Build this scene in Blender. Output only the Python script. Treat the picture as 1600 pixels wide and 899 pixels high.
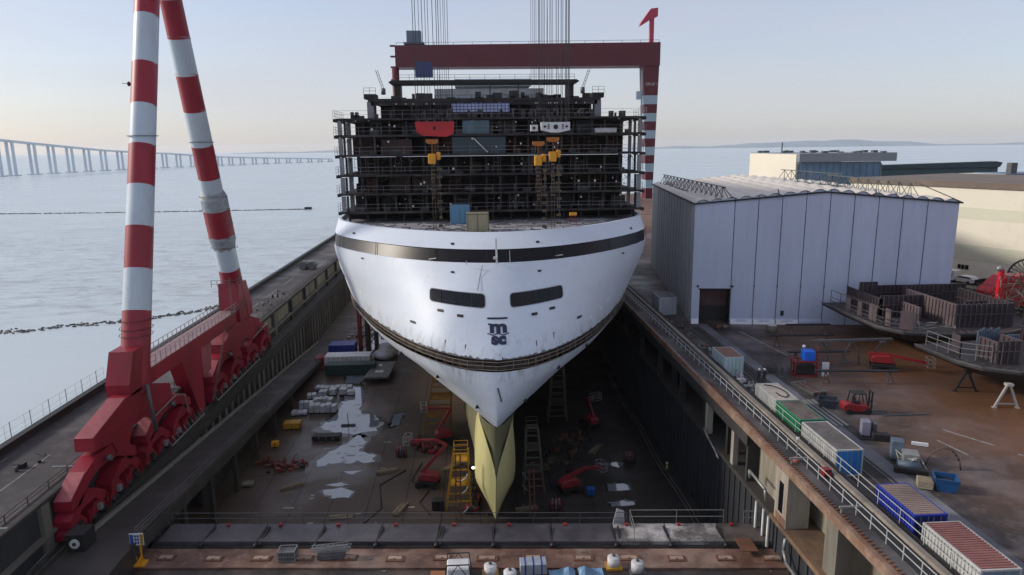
import bpy, bmesh, math, random
from mathutils import Vector, Matrix
random.seed(11)
R=math.radians
for o in list(bpy.data.objects): bpy.data.objects.remove(o)
S=bpy.context.scene; COL=S.collection
# ------------------------------------------------------------------ camera
yaw,pitch,roll=R(3.0914),R(11.4725),R(0.65)
fwd=Vector((math.sin(yaw)*math.cos(pitch),math.cos(yaw)*math.cos(pitch),-math.sin(pitch)))
rt=Vector((math.cos(yaw),-math.sin(yaw),0)); up=rt.cross(fwd)
r2=math.cos(roll)*rt-math.sin(roll)*up; u2=math.sin(roll)*rt+math.cos(roll)*up
cam=bpy.data.objects.new('camera',bpy.data.cameras.new('camera')); COL.objects.link(cam)
m=Matrix((r2,u2,-fwd)).transposed().to_4x4(); m.translation=Vector((0,0,27)); cam.matrix_world=m
cam.data.sensor_width=36; cam.data.lens=36*1080/1600; cam.data.clip_start=.5; cam.data.clip_end=60000
S.camera=cam
# ------------------------------------------------------------------ sky and sun
SUN_AZ=-80; SUN_EL=25      # degrees; azimuth clockwise from +Y
W=bpy.data.worlds.new('World'); S.world=W; W.use_nodes=True
nt=W.node_tree; nt.nodes.clear()
sky=nt.nodes.new('ShaderNodeTexSky'); sky.sky_type='NISHITA'; sky.sun_disc=False
sky.sun_elevation=R(SUN_EL); sky.sun_rotation=R(SUN_AZ); sky.air_density=1.0; sky.dust_density=1.2; sky.ozone_density=1.6; sky.altitude=30
hs=nt.nodes.new('ShaderNodeHueSaturation'); hs.inputs['Saturation'].default_value=1.0
tint=nt.nodes.new('ShaderNodeMix'); tint.data_type='RGBA'; tint.blend_type='MULTIPLY'; tint.inputs['Factor'].default_value=1; tint.inputs['B'].default_value=(.95,.975,1.08,1)
bg=nt.nodes.new('ShaderNodeBackground'); bg.inputs['Strength'].default_value=.11
wo=nt.nodes.new('ShaderNodeOutputWorld')
nt.links.new(sky.outputs[0],hs.inputs['Color']); nt.links.new(hs.outputs[0],tint.inputs['A']); veil=nt.nodes.new('ShaderNodeMix'); veil.data_type='RGBA'; veil.inputs['Factor'].default_value=.5; veil.inputs['B'].default_value=(3.95,3.86,4.2,1)   # thin even high cloud
tcw=nt.nodes.new('ShaderNodeTexCoord'); mpw=nt.nodes.new('ShaderNodeMapping'); mpw.inputs['Scale'].default_value=(1.2,1.2,7); mpw.inputs['Rotation'].default_value=(.06,.04,0); nt.links.new(tcw.outputs['Generated'],mpw.inputs[0])
nzw=nt.nodes.new('ShaderNodeTexNoise'); nzw.inputs['Scale'].default_value=1.6; nzw.inputs['Detail'].default_value=5; nt.links.new(mpw.outputs[0],nzw.inputs['Vector'])
mrw=nt.nodes.new('ShaderNodeMapRange'); mrw.inputs['From Min'].default_value=.3; mrw.inputs['From Max'].default_value=.7; mrw.inputs['To Min'].default_value=.45; mrw.inputs['To Max'].default_value=.72; nt.links.new(nzw.outputs[0],mrw.inputs[0]); nt.links.new(mrw.outputs[0],veil.inputs['Factor'])
nt.links.new(tint.outputs['Result'],veil.inputs['A']); nt.links.new(veil.outputs['Result'],bg.inputs[0]); nt.links.new(bg.outputs[0],wo.inputs[0])
sl=bpy.data.lights.new('sun','SUN'); sl.energy=2.0; sl.angle=R(8); sl.color=(1,.9,.78)
so=bpy.data.objects.new('sun',sl); COL.objects.link(so)
sd=Vector((math.sin(R(SUN_AZ))*math.cos(R(SUN_EL)),math.cos(R(SUN_AZ))*math.cos(R(SUN_EL)),math.sin(R(SUN_EL))))
so.rotation_euler=(-sd).to_track_quat('-Z','Y').to_euler()
S.view_settings.view_transform='Standard'; S.view_settings.look='None'; S.view_settings.exposure=.58; S.view_settings.gamma=1
S.cycles.max_bounces=6; S.cycles.diffuse_bounces=3; S.cycles.glossy_bounces=3; S.cycles.volume_bounces=1; S.cycles.transparent_max_bounces=8
S.cycles.use_denoising=True

# ------------------------------------------------------------------ materials
MATS={}
def mat(name,col,rough=.7,var=.25,scale=.5,metal=0.,dirt=None,dirt_amt=.35,dscale=.12,bump=0.,streak=False,wet=0.,bscale=None):
    """one procedural material: base colour broken up by noise, a second layer of dirt/rust, optional bump"""
    if name in MATS: return MATS[name]
    M=bpy.data.materials.new(name); M.use_nodes=True; n=M.node_tree; n.nodes.clear(); L=n.links.new
    out=n.nodes.new('ShaderNodeOutputMaterial'); b=n.nodes.new('ShaderNodeBsdfPrincipled'); L(b.outputs[0],out.inputs[0])
    geo=n.nodes.new('ShaderNodeNewGeometry'); mp=n.nodes.new('ShaderNodeMapping'); L(geo.outputs['Position'],mp.inputs[0])
    if streak: mp.inputs['Scale'].default_value=(1,1,.12)
    def noise(s,d=5,src=mp):
        t=n.nodes.new('ShaderNodeTexNoise'); t.inputs['Scale'].default_value=s; t.inputs['Detail'].default_value=d; t.inputs['Roughness'].default_value=.62; L(src.outputs[0],t.inputs['Vector']); return t
    t1=noise(scale); mr=n.nodes.new('ShaderNodeMapRange'); mr.inputs['From Min'].default_value=.3; mr.inputs['From Max'].default_value=.7
    mr.inputs['To Min'].default_value=1-var; mr.inputs['To Max'].default_value=1+var*.7; L(t1.outputs[0],mr.inputs[0])
    mx=n.nodes.new('ShaderNodeMix'); mx.data_type='RGBA'; mx.blend_type='MULTIPLY'; mx.inputs['Factor'].default_value=1
    mx.inputs['A'].default_value=(*col,1); L(mr.outputs[0],mx.inputs['B']); c=mx.outputs['Result']
    b.inputs['Roughness'].default_value=rough; b.inputs['Metallic'].default_value=metal
    if dirt:
        t2=noise(dscale,8); r2_=n.nodes.new('ShaderNodeMapRange'); r2_.inputs['From Min'].default_value=.47; r2_.inputs['From Max'].default_value=.66
        r2_.inputs['To Max'].default_value=dirt_amt; L(t2.outputs[0],r2_.inputs[0])
        m2=n.nodes.new('ShaderNodeMix'); m2.data_type='RGBA'; L(r2_.outputs[0],m2.inputs['Factor']); L(c,m2.inputs['A']); m2.inputs['B'].default_value=(*dirt,1); c=m2.outputs['Result']
        t2b=noise(dscale*9,6); r3=n.nodes.new('ShaderNodeMapRange'); r3.inputs['From Min'].default_value=.55; r3.inputs['From Max'].default_value=.72; r3.inputs['To Max'].default_value=dirt_amt*.7; L(t2b.outputs[0],r3.inputs[0])
        m3=n.nodes.new('ShaderNodeMix'); m3.data_type='RGBA'; L(r3.outputs[0],m3.inputs['Factor']); L(c,m3.inputs['A']); m3.inputs['B'].default_value=(*[x*.8 for x in dirt],1); c=m3.outputs['Result']
    if wet>0:
        t3=noise(.06,4); r4=n.nodes.new('ShaderNodeMapRange'); r4.inputs['From Min'].default_value=.45; r4.inputs['From Max'].default_value=.62; L(t3.outputs[0],r4.inputs[0])
        r5=n.nodes.new('ShaderNodeMapRange'); r5.inputs['To Min'].default_value=rough; r5.inputs['To Max'].default_value=rough-wet; L(r4.outputs[0],r5.inputs[0]); L(r5.outputs[0],b.inputs['Roughness'])
    L(c,b.inputs['Base Color'])
    if bump:
        t4=noise(bscale or scale*4,6); bp=n.nodes.new('ShaderNodeBump'); bp.inputs['Strength'].default_value=bump; bp.inputs['Distance'].default_value=.1; L(t4.outputs[0],bp.inputs['Height']); L(bp.outputs[0],b.inputs['Normal'])
    MATS[name]=M; return M
def bands(name,base,stripe,axis,period,duty,rough=.7,var=.2,off=0.,bump=.5,rot=0):
    """corrugation / panel lines along one world axis"""
    M=mat(name,base,rough,var,.6); n=M.node_tree; L=n.links.new; b=[x for x in n.nodes if x.type=='BSDF_PRINCIPLED'][0]
    tc=n.nodes.new('ShaderNodeTexCoord'); sx=n.nodes.new('ShaderNodeSeparateXYZ'); L(tc.outputs['Object'],sx.inputs[0])
    a=n.nodes.new('ShaderNodeMath'); a.operation='MULTIPLY_ADD'; a.inputs[1].default_value=1/period; a.inputs[2].default_value=off+1000; L(sx.outputs[axis],a.inputs[0])
    f=n.nodes.new('ShaderNodeMath'); f.operation='FRACT'; L(a.outputs[0],f.inputs[0])
    g=n.nodes.new('ShaderNodeMath'); g.operation='LESS_THAN'; g.inputs[1].default_value=duty; L(f.outputs[0],g.inputs[0])
    mx=n.nodes.new('ShaderNodeMix'); mx.data_type='RGBA'; src=b.inputs['Base Color'].links[0].from_socket
    L(g.outputs[0],mx.inputs['Factor']); L(src,mx.inputs['A']); mx.inputs['B'].default_value=(*stripe,1); L(mx.outputs['Result'],b.inputs['Base Color'])
    if bump:
        bp=n.nodes.new('ShaderNodeBump'); bp.inputs['Strength'].default_value=bump; bp.inputs['Distance'].default_value=.06; L(g.outputs[0],bp.inputs['Height']); L(bp.outputs[0],b.inputs['Normal'])
    return M
CONC=(.085,.075,.068)
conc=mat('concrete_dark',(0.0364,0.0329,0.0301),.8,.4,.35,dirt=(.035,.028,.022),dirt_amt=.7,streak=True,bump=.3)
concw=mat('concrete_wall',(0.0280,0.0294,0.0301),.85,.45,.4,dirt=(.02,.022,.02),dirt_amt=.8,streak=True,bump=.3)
concl=mat('concrete_pale',(0.1610,0.1505,0.1260),.8,.4,.3,dirt=(.09,.06,.035),dirt_amt=.6,streak=True,bump=.2)
concy=mat('concrete_beige',(.23,.20,.14),.85,.35,.3,dirt=(.07,.055,.03),dirt_amt=.7,streak=True)
asph=mat('quay_asphalt',(0.0435,0.0390,0.0413),.8,.45,.3,dirt=(.16,.15,.15),dirt_amt=.6,wet=.3)
darkm=mat('dark_steel',(0.0154,0.0154,0.0168),.6,.4,1.)
steel=mat('grey_steel',(0.1120,0.1155,0.1190),.5,.3,1.,metal=.3)
steelb=mat('blue_grey_steel',(.11,.15,.20),.55,.35,1.,metal=.2)
galv=mat('galvanised',(0.2850,0.2925,0.2850),.45,.2,2.,metal=.4)
white=mat('white_paint',(.62,.63,.64),.5,.12,.6,dirt=(.3,.27,.22),dirt_amt=.35)
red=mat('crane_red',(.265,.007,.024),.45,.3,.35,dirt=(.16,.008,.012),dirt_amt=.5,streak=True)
redtop=mat('crane_red_pale',(.33,.075,.09),.6,.25,.5,dirt=(.2,.05,.05),dirt_amt=.5)  # paler pinkish red for balancer tops and cable cabinet
crwhite=mat('crane_white',(.46,.54,.61),.4,.12,.3,dirt=(.35,.3,.28),dirt_amt=.3,streak=True)
rust=mat('rusty_steel',(.12,.05,.028),.8,.45,.8,dirt=(.2,.1,.05),dirt_amt=.6)
yel=mat('yellow_paint',(.50,.27,.02),.5,.3,1.2,dirt=(.12,.06,.02),dirt_amt=.6,dscale=.6)
hookyel=mat('hook_yellow',(.66,.30,.015),.5,.2,1.)
bluep=mat('blue_paint',(.01,.09,.36),.45,.2,.8,dirt=(.02,.05,.15),dirt_amt=.4)
blued=mat('deep_blue_paint',(.012,.02,.22),.45,.2,.8,dirt=(.01,.012,.08),dirt_amt=.4)
green=mat('green_paint',(.01,.14,.06),.5,.25,.8)
black=mat('black_rubber',(.012,.012,.013),.7,.2,2.)
redp=mat('red_paint',(.27,.015,.018),.45,.3,1.)
glassd=mat('dark_glass',(.006,.008,.012),.15,.3,.4); glassd.node_tree.nodes['Principled BSDF'].inputs['Specular IOR Level'].default_value=.3
purp=mat('primer_plate',(.095,.072,.085),.55,.3,.6,dirt=(.05,.04,.045),dirt_amt=.5)
# ------------------------------------------------------------------ mesh helpers
ORG={}
class MB:
    def __init__(s): s.v=[]; s.f=[]; s.mi=[]; s.cur=0; s.sm=set()
    def quad(s,*p):
        i=len(s.v); s.v+= [tuple(q) for q in p]; s.f.append(tuple(range(i,i+len(p)))); s.mi.append(s.cur)
    def box(s,x0,x1,y0,y1,z0,z1):
        i=len(s.v); s.v+=[(x,y,z) for z in (z0,z1) for x,y in((x0,y0),(x1,y0),(x1,y1),(x0,y1))]
        for f in((3,2,1,0),(4,5,6,7),(0,1,5,4),(1,2,6,5),(2,3,7,6),(3,0,4,7)): s.f.append(tuple(i+k for k in f)); s.mi.append(s.cur)
        return s
    def cb(s,x,y,z,w,d,h): return s.box(x-w/2,x+w/2,y-d/2,y+d/2,z,z+h)
    def bar(s,a,b,w,h=None):
        """square bar between two points"""
        h=h or w; a=Vector(a); b=Vector(b); d=(b-a)
        if d.length<1e-6: return s
        d.normalize(); u=Vector((0,0,1)) if abs(d.z)<.95 else Vector((1,0,0)); x=d.cross(u).normalized()*(w/2); y=x.cross(d).normalized()*(h/2)
        i=len(s.v)
        for p in(a,b):
            for q in(-x-y,x-y,x+y,-x+y): s.v.append(tuple(p+q))
        for f in((3,2,1,0),(4,5,6,7),(0,1,5,4),(1,2,6,5),(2,3,7,6),(3,0,4,7)): s.f.append(tuple(i+k for k in f)); s.mi.append(s.cur)
        return s
    def tube(s,a,b,r,r2=None,n=10,cap=True):
        r2=r if r2 is None else r2; a=Vector(a); b=Vector(b); d=(b-a).normalized(); u=Vector((0,0,1)) if abs(d.z)<.95 else Vector((1,0,0)); x=d.cross(u).normalized(); y=x.cross(d)
        i=len(s.v)
        for p,rr in((a,r),(b,r2)):
            for k in range(n): t=2*math.pi*k/n; s.v.append(tuple(p+(x*math.cos(t)+y*math.sin(t))*rr))
        for k in range(n):
            s.sm.add(len(s.f)); s.f.append((i+k,i+(k+1)%n,i+n+(k+1)%n,i+n+k)); s.mi.append(s.cur)
        if cap:
            s.f.append(tuple(i+k for k in range(n))[::-1]); s.mi.append(s.cur); s.f.append(tuple(i+n+k for k in range(n))); s.mi.append(s.cur)
        return s
    def path(s,pts,r,n=6):
        for a,b in zip(pts,pts[1:]): s.tube(a,b,r,n=n)
        return s
    def prism(s,pts,x0,x1,axis='x'):
        """polygon extruded along an axis; pts are the two other coordinates in order"""
        n=len(pts); i=len(s.v)
        for c in(x0,x1):
            for p in pts: s.v.append({'x':(c,p[0],p[1]),'y':(p[0],c,p[1]),'z':(p[0],p[1],c)}[axis])
        s.f.append(tuple(i+k for k in range(n))[::-1]); s.f.append(tuple(i+n+k for k in range(n))); s.mi+=[s.cur]*2
        for k in range(n): s.f.append((i+k,i+(k+1)%n,i+n+(k+1)%n,i+n+k)); s.mi.append(s.cur)
        return s
    def blob(s,c,rx,ry,rz,n=8,m_=5,j=0.):
        i=len(s.v)
        for a in range(m_+1):
            ph=math.pi*a/m_
            for k in range(n):
                t=2*math.pi*k/n; q=1+random.uniform(-j,j); s.v.append((c[0]+rx*math.sin(ph)*math.cos(t)*q,c[1]+ry*math.sin(ph)*math.sin(t)*q,c[2]+rz*math.cos(ph)*q))
        for a in range(m_):
            for k in range(n): s.sm.add(len(s.f)); s.f.append((i+a*n+k,i+(a+1)*n+k,i+(a+1)*n+(k+1)%n,i+a*n+(k+1)%n)); s.mi.append(s.cur)
        return s
    def build(s,name,mats,parent=None,smooth=False,bevel=0.):
        org=ORG.get(parent.name,Vector((0,0,0))) if parent else Vector((0,0,0))
        me=bpy.data.meshes.new(name); me.from_pydata([(v[0]-org[0],v[1]-org[1],v[2]-org[2]) for v in s.v],[],s.f)
        mats=mats if isinstance(mats,(list,tuple)) else [mats]
        for q in mats: me.materials.append(q)
        for p,k in zip(me.polygons,s.mi): p.material_index=k
        for k,p in enumerate(me.polygons): p.use_smooth= smooth or (k in s.sm)
        bm=bmesh.new(); bm.from_mesh(me); bmesh.ops.recalc_face_normals(bm,faces=bm.faces); bm.to_mesh(me); bm.free()
        o=bpy.data.objects.new(name,me); COL.objects.link(o)
        if parent: o.parent=parent
        ORG[o.name]=Vector(org)
        if bevel:
            md=o.modifiers.new('bevel','BEVEL'); md.width=bevel; md.segments=1; md.limit_method='ANGLE'
        return o
def split_build(mb,name,mats,parent,most=100,**kw):
    par=list(range(len(mb.v)))
    def find(a):
        while par[a]!=a: par[a]=par[par[a]]; a=par[a]
        return a
    for f in mb.f:
        for k in f[1:]: par[find(k)]=find(f[0])
    G={}
    for i,f in enumerate(mb.f): G.setdefault(find(f[0]),[]).append(i)
    for g in list(G.values())[:most]:
        m_=MB(); idx={}
        for i in g:
            q=[]
            for k in mb.f[i]:
                if k not in idx: idx[k]=len(m_.v); m_.v.append(mb.v[k])
                q.append(idx[k])
            if i in mb.sm: m_.sm.add(len(m_.f))
            m_.f.append(tuple(q)); m_.mi.append(mb.mi[i])
        m_.build(name,mats,parent,**kw)
def thing(name,label,cat,loc=(0,0,0),group=None,world=False):
    """Empty at the base of a thing; world=True when its parts are written in world coordinates"""
    o=bpy.data.objects.new(name,None); COL.objects.link(o); o.location=loc; o.empty_display_size=.3
    ORG[o.name]=Vector(loc) if world else Vector((0,0,0)); o['label']=label; o['category']=cat
    if group: o['group']=group
    return o
def tag(o,label=None,cat=None,group=None,kind=None):
    if label: o['label']=label
    if cat: o['category']=cat
    if group: o['group']=group
    if kind: o['kind']=kind
    return o
def struct(o): o['kind']='structure'; return o
def dup(root,loc,rz=None,label=None,group=None,scale=None):
    r=root.copy(); COL.objects.link(r); r.location=loc
    if rz is not None: r.rotation_euler=(0,0,rz)
    if scale: r.scale=scale
    if label: r['label']=label
    if group: r['group']=group
    def rec(src,dst):
        for ch in list(src.children):
            c=ch.copy(); COL.objects.link(c); c.parent=dst; rec(ch,c)
    rec(root,r); return r
def railing(mb,pts,h=1.1,step=2.,r=.03,rails=(1.,.5)):
    for a,b in zip(pts,pts[1:]):
        a=Vector(a); b=Vector(b); L=(b-a).length; n=max(1,round(L/step))
        for k in range(n+1): p=a.lerp(b,k/n); mb.bar(p,p+Vector((0,0,h)),r*1.6)
        for f in rails: mb.bar(a+Vector((0,0,h*f)),b+Vector((0,0,h*f)),r*1.5)
    return mb
def poly_sheet(name,pts,z,m_,th=0):
    mb=MB()
    if th: mb.prism(pts,z-th,z,'z')
    else: mb.quad(*[(x,y,z) for x,y in pts])
    return mb.build(name,m_)

exec_parts=[]
# ================================================================== SETTING
SEA=-8.5; YZ=-1.2      # yard right of the quay platform lies a little lower
# water
def water_mat():
    M=bpy.data.materials.new('estuary_water'); M.use_nodes=True; n=M.node_tree; b=n.nodes['Principled BSDF']; L=n.links.new
    geo=n.nodes.new('ShaderNodeNewGeometry')
    mp=n.nodes.new('ShaderNodeMapping'); mp.inputs['Scale'].default_value=(.02,.05,1); L(geo.outputs['Position'],mp.inputs[0])
    t=n.nodes.new('ShaderNodeTexNoise'); t.inputs['Scale'].default_value=1; t.inputs['Detail'].default_value=5; L(mp.outputs[0],t.inputs['Vector'])
    cr=n.nodes.new('ShaderNodeMix'); cr.data_type='RGBA'; L(t.outputs[0],cr.inputs['Factor']); cr.inputs['A'].default_value=(.42,.50,.54,1); cr.inputs['B'].default_value=(.56,.64,.67,1)
    mpf=n.nodes.new('ShaderNodeMapping'); mpf.inputs['Scale'].default_value=(.12,.30,1); mpf.inputs['Rotation'].default_value=(0,0,.3); L(geo.outputs['Position'],mpf.inputs[0])
    tf=n.nodes.new('ShaderNodeTexNoise'); tf.inputs['Scale'].default_value=1; tf.inputs['Detail'].default_value=9; tf.inputs['Roughness'].default_value=.75; tf.inputs['Distortion'].default_value=.8; L(mpf.outputs[0],tf.inputs['Vector'])
    rf_=n.nodes.new('ShaderNodeMapRange'); rf_.inputs['From Min'].default_value=.46; rf_.inputs['From Max'].default_value=.62; L(tf.outputs[0],rf_.inputs[0])
    sy=n.nodes.new('ShaderNodeSeparateXYZ'); L(geo.outputs['Position'],sy.inputs[0])
    m1=n.nodes.new('ShaderNodeMapRange'); m1.inputs['From Min'].default_value=138; m1.inputs['From Max'].default_value=165; L(sy.outputs[1],m1.inputs[0])
    m2=n.nodes.new('ShaderNodeMapRange'); m2.inputs['From Min'].default_value=260; m2.inputs['From Max'].default_value=420; m2.inputs['To Min'].default_value=1; m2.inputs['To Max'].default_value=.15; L(sy.outputs[1],m2.inputs[0])
    q1=n.nodes.new('ShaderNodeMath'); q1.operation='MULTIPLY'; L(m1.outputs[0],q1.inputs[0]); L(m2.outputs[0],q1.inputs[1]); q2=n.nodes.new('ShaderNodeMath'); q2.operation='MULTIPLY'; L(q1.outputs[0],q2.inputs[0]); L(rf_.outputs[0],q2.inputs[1])
    q3=n.nodes.new('ShaderNodeMath'); q3.operation='MULTIPLY'; q3.inputs[1].default_value=.75; L(q2.outputs[0],q3.inputs[0])
    cf=n.nodes.new('ShaderNodeMix'); cf.data_type='RGBA'; L(q3.outputs[0],cf.inputs['Factor']); L(cr.outputs['Result'],cf.inputs['A']); cf.inputs['B'].default_value=(.22,.25,.26,1); L(cf.outputs['Result'],b.inputs['Base Color'])
    r=n.nodes.new('ShaderNodeMapRange'); r.inputs['From Min'].default_value=.35; r.inputs['From Max'].default_value=.65; r.inputs['To Min'].default_value=.25; r.inputs['To Max'].default_value=.45; L(t.outputs[0],r.inputs[0]); L(r.outputs[0],b.inputs['Roughness'])
    mp2=n.nodes.new('ShaderNodeMapping'); mp2.inputs['Scale'].default_value=(.16,.55,1); mp2.inputs['Rotation'].default_value=(0,0,.25); L(geo.outputs['Position'],mp2.inputs[0])
    t2=n.nodes.new('ShaderNodeTexNoise'); t2.inputs['Scale'].default_value=1; t2.inputs['Detail'].default_value=6; t2.inputs['Distortion'].default_value=.6; L(mp2.outputs[0],t2.inputs['Vector'])
    mm=n.nodes.new('ShaderNodeMath'); mm.operation='MULTIPLY'; L(t2.outputs[0],mm.inputs[0])
    t3=n.nodes.new('ShaderNodeTexNoise'); t3.inputs['Scale'].default_value=.012; L(geo.outputs['Position'],t3.inputs['Vector'])
    r3=n.nodes.new('ShaderNodeMapRange'); r3.inputs['From Min'].default_value=.4; r3.inputs['From Max'].default_value=.6; L(t3.outputs[0],r3.inputs[0]); L(r3.outputs[0],mm.inputs[1])
    bp=n.nodes.new('ShaderNodeBump'); bp.inputs['Strength'].default_value=.45; bp.inputs['Distance'].default_value=.6; L(mm.outputs[0],bp.inputs['Height']); L(bp.outputs[0],b.inputs['Normal'])
    return M
wm=water_mat()
mb=MB()
for a in((-9000,-400,-48.6,12000),(-48.6,416,9000,12000)): mb.quad((a[0],a[1],SEA),(a[2],a[1],SEA),(a[2],a[3],SEA),(a[0],a[3],SEA))
struct(mb.build('water',wm))
# far shore hills, low; distance haze is put into their pale colour
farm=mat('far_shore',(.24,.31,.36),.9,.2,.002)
def hills(name,x0,x1,y,zs,depth=900):
    mb=MB(); n=len(zs)
    P=[(x0+(x1-x0)*k/(n-1),h) for k,h in enumerate(zs)]
    for (xa,ha),(xb,hb) in zip(P,P[1:]):
        mb.quad((xa,y,SEA),(xb,y,SEA),(xb,y+depth*.4,SEA+hb),(xa,y+depth*.4,SEA+ha)); mb.quad((xa,y+depth*.4,SEA+ha),(xb,y+depth*.4,SEA+hb),(xb,y+depth,SEA),(xa,y+depth,SEA))
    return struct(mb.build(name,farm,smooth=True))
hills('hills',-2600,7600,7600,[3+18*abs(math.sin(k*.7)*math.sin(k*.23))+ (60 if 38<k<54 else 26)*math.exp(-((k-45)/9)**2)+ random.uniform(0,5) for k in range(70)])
# yard ground right of the dock, edge at X=26.4
def yard_mat():
    M=mat('yard_ground',(.043,.035,.031),.7,.55,.16,dirt=(.24,.22,.23),dirt_amt=.6,dscale=.13,bump=.2,wet=.35,bscale=2)
    n=M.node_tree; L=n.links.new; b=[x for x in n.nodes if x.type=='BSDF_PRINCIPLED'][0]
    src=b.inputs['Base Color'].links[0].from_socket; geo=n.nodes.new('ShaderNodeNewGeometry')
    sx=n.nodes.new('ShaderNodeSeparateXYZ'); L(geo.outputs['Position'],sx.inputs[0])
    t=n.nodes.new('ShaderNodeTexNoise'); t.inputs['Scale'].default_value=.16; t.inputs['Detail'].default_value=7; L(geo.outputs['Position'],t.inputs['Vector'])
    a=n.nodes.new('ShaderNodeMath'); a.operation='MULTIPLY_ADD'; a.inputs[1].default_value=.05; a.inputs[2].default_value=-1.9; L(sx.outputs[0],a.inputs[0])
    c=n.nodes.new('ShaderNodeMath'); c.operation='ADD'; L(a.outputs[0],c.inputs[0]); L(t.outputs[0],c.inputs[1])
    r=n.nodes.new('ShaderNodeMapRange'); r.inputs['From Min'].default_value=.45; r.inputs['From Max'].default_value=1.3; r.inputs['To Max'].default_value=.9; L(c.outputs[0],r.inputs[0])
    mx=n.nodes.new('ShaderNodeMix'); mx.data_type='RGBA'; L(r.outputs[0],mx.inputs['Factor']); L(src,mx.inputs['A']); mx.inputs['B'].default_value=(.165,.078,.038,1); L(mx.outputs['Result'],b.inputs['Base Color'])
    return M
yard=yard_mat()
struct(MB().box(30.4,420,-60,416,-9.5,YZ).build('yard_ground',yard))
# dock floor
def floor_mat():
    M=mat('dock_floor',(0.0288,0.0240,0.0216),.65,.5,.13,dirt=(.016,.015,.015),dirt_amt=.7,dscale=.05,bump=.15,bscale=3,wet=.35)
    n=M.node_tree; L=n.links.new; b=[x for x in n.nodes if x.type=='BSDF_PRINCIPLED'][0]
    src=b.inputs['Base Color'].links[0].from_socket; geo=n.nodes.new('ShaderNodeNewGeometry')
    br=n.nodes.new('ShaderNodeTexBrick'); br.inputs['Scale'].default_value=1; br.inputs['Brick Width'].default_value=11; br.inputs['Row Height'].default_value=4.6; br.offset=.0
    br.inputs['Mortar Size'].default_value=.07; br.inputs['Mortar Smooth'].default_value=.3
    mp=n.nodes.new('ShaderNodeMapping'); mp.inputs['Rotation'].default_value=(0,0,R(90)); L(geo.outputs['Position'],mp.inputs[0]); L(mp.outputs[0],br.inputs['Vector'])
    mx=n.nodes.new('ShaderNodeMix'); mx.data_type='RGBA'; L(br.outputs['Fac'],mx.inputs['Factor']); L(src,mx.inputs['A']); mx.inputs['B'].default_value=(.02,.016,.013,1)
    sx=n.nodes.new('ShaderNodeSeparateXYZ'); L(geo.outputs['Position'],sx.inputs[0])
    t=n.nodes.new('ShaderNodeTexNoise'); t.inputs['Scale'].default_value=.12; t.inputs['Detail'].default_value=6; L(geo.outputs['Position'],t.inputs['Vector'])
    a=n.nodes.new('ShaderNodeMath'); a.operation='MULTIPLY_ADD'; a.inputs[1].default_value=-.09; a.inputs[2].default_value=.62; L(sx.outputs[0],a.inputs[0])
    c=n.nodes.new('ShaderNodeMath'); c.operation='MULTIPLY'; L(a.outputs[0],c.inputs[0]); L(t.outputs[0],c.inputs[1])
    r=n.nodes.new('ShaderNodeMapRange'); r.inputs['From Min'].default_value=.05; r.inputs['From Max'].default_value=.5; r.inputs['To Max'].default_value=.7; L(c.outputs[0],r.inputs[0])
    m2=n.nodes.new('ShaderNodeMix'); m2.data_type='RGBA'; L(r.outputs[0],m2.inputs['Factor']); L(mx.outputs['Result'],m2.inputs['A']); m2.inputs['B'].default_value=(.095,.064,.048,1)  # brown floor at left; tint fades rightwards, painting the dock's shade into the colour
    m4=n.nodes.new('ShaderNodeMix'); m4.data_type='RGBA'; L(br.outputs['Fac'],m4.inputs['Factor']); L(m2.outputs['Result'],m4.inputs['A']); m4.inputs['B'].default_value=(.008,.007,.006,1)
    L(m4.outputs['Result'],b.inputs['Base Color']); return M
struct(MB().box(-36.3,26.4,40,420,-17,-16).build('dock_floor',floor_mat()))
# left quay
LQ=-3.1
struct(MB().box(-48.3,-38.6,-60,420,SEA-1,LQ).build('quay_road',asph))
wl=thing('sea_wall','low dark concrete parapet along the seaward edge of the left quay','sea wall',(-48.5,60,LQ),world=True)
MB().box(-48.75,-48.25,-40,420,SEA-1,LQ+.75).build('parapet',concw,wl)
MB().box(-48.9,-48.1,-40,420,LQ+.75,LQ+.9).build('coping',darkm,wl)
f=MB(); 
for k in range(14):
    y=44+k*3.4; f.bar((-49.2,y,LQ+.4),(-49.2,y,LQ+2.4),.06); 
railing(f,[(-49.2,44,LQ+.4),(-49.2,90,LQ+.4)],1.9,3.4,.012,(1.,.6,.3))
tag(f.build('wire_fence',galv),'thin wire fence on pale posts at the seaward side of the left parapet','fence')
mk=mat('worn_white_line',(.28,.28,.28),.8,.5,1.5)
f=MB()
for k in range(9): f.box(-43.6,-43.48,45+k*14,45+k*14+9,LQ+.002,LQ+.006)
struct(f.build('road_marking',mk))
# left dock wall: upper wall with buttresses, ledge, ribbed lower wall
lw=thing('dock_wall','left dock wall with buttresses, beige recessed panels and ribbed lower face','dock wall',(-38.6,60,-16),world=True)
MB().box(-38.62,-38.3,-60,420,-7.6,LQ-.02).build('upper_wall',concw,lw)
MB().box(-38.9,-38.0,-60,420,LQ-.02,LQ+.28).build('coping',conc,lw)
for k in range(30):
    y=45+k*12
    b_=MB().box(-38.32,-37.9,y,y+1.1,-7.55,LQ-.05).build('buttress',concl if k%3==1 else concw,lw)
    if k>=4: MB().box(-38.3,-38.22,y+1.6,y+10.5,-5.6,-3.5).build('recessed_panel',concy,lw)
MB().box(-38.3,-37.8,-60,420,-6.15,-5.85).build('pipe_ledge',concl,lw)
p=MB().path([(-38.05,52,-15),(-38.05,52,-8.2),(-38.1,53,-7.8),(-38.1,61,-7.4)],.16,8).build('drain_pipe',galv,lw)
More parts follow.
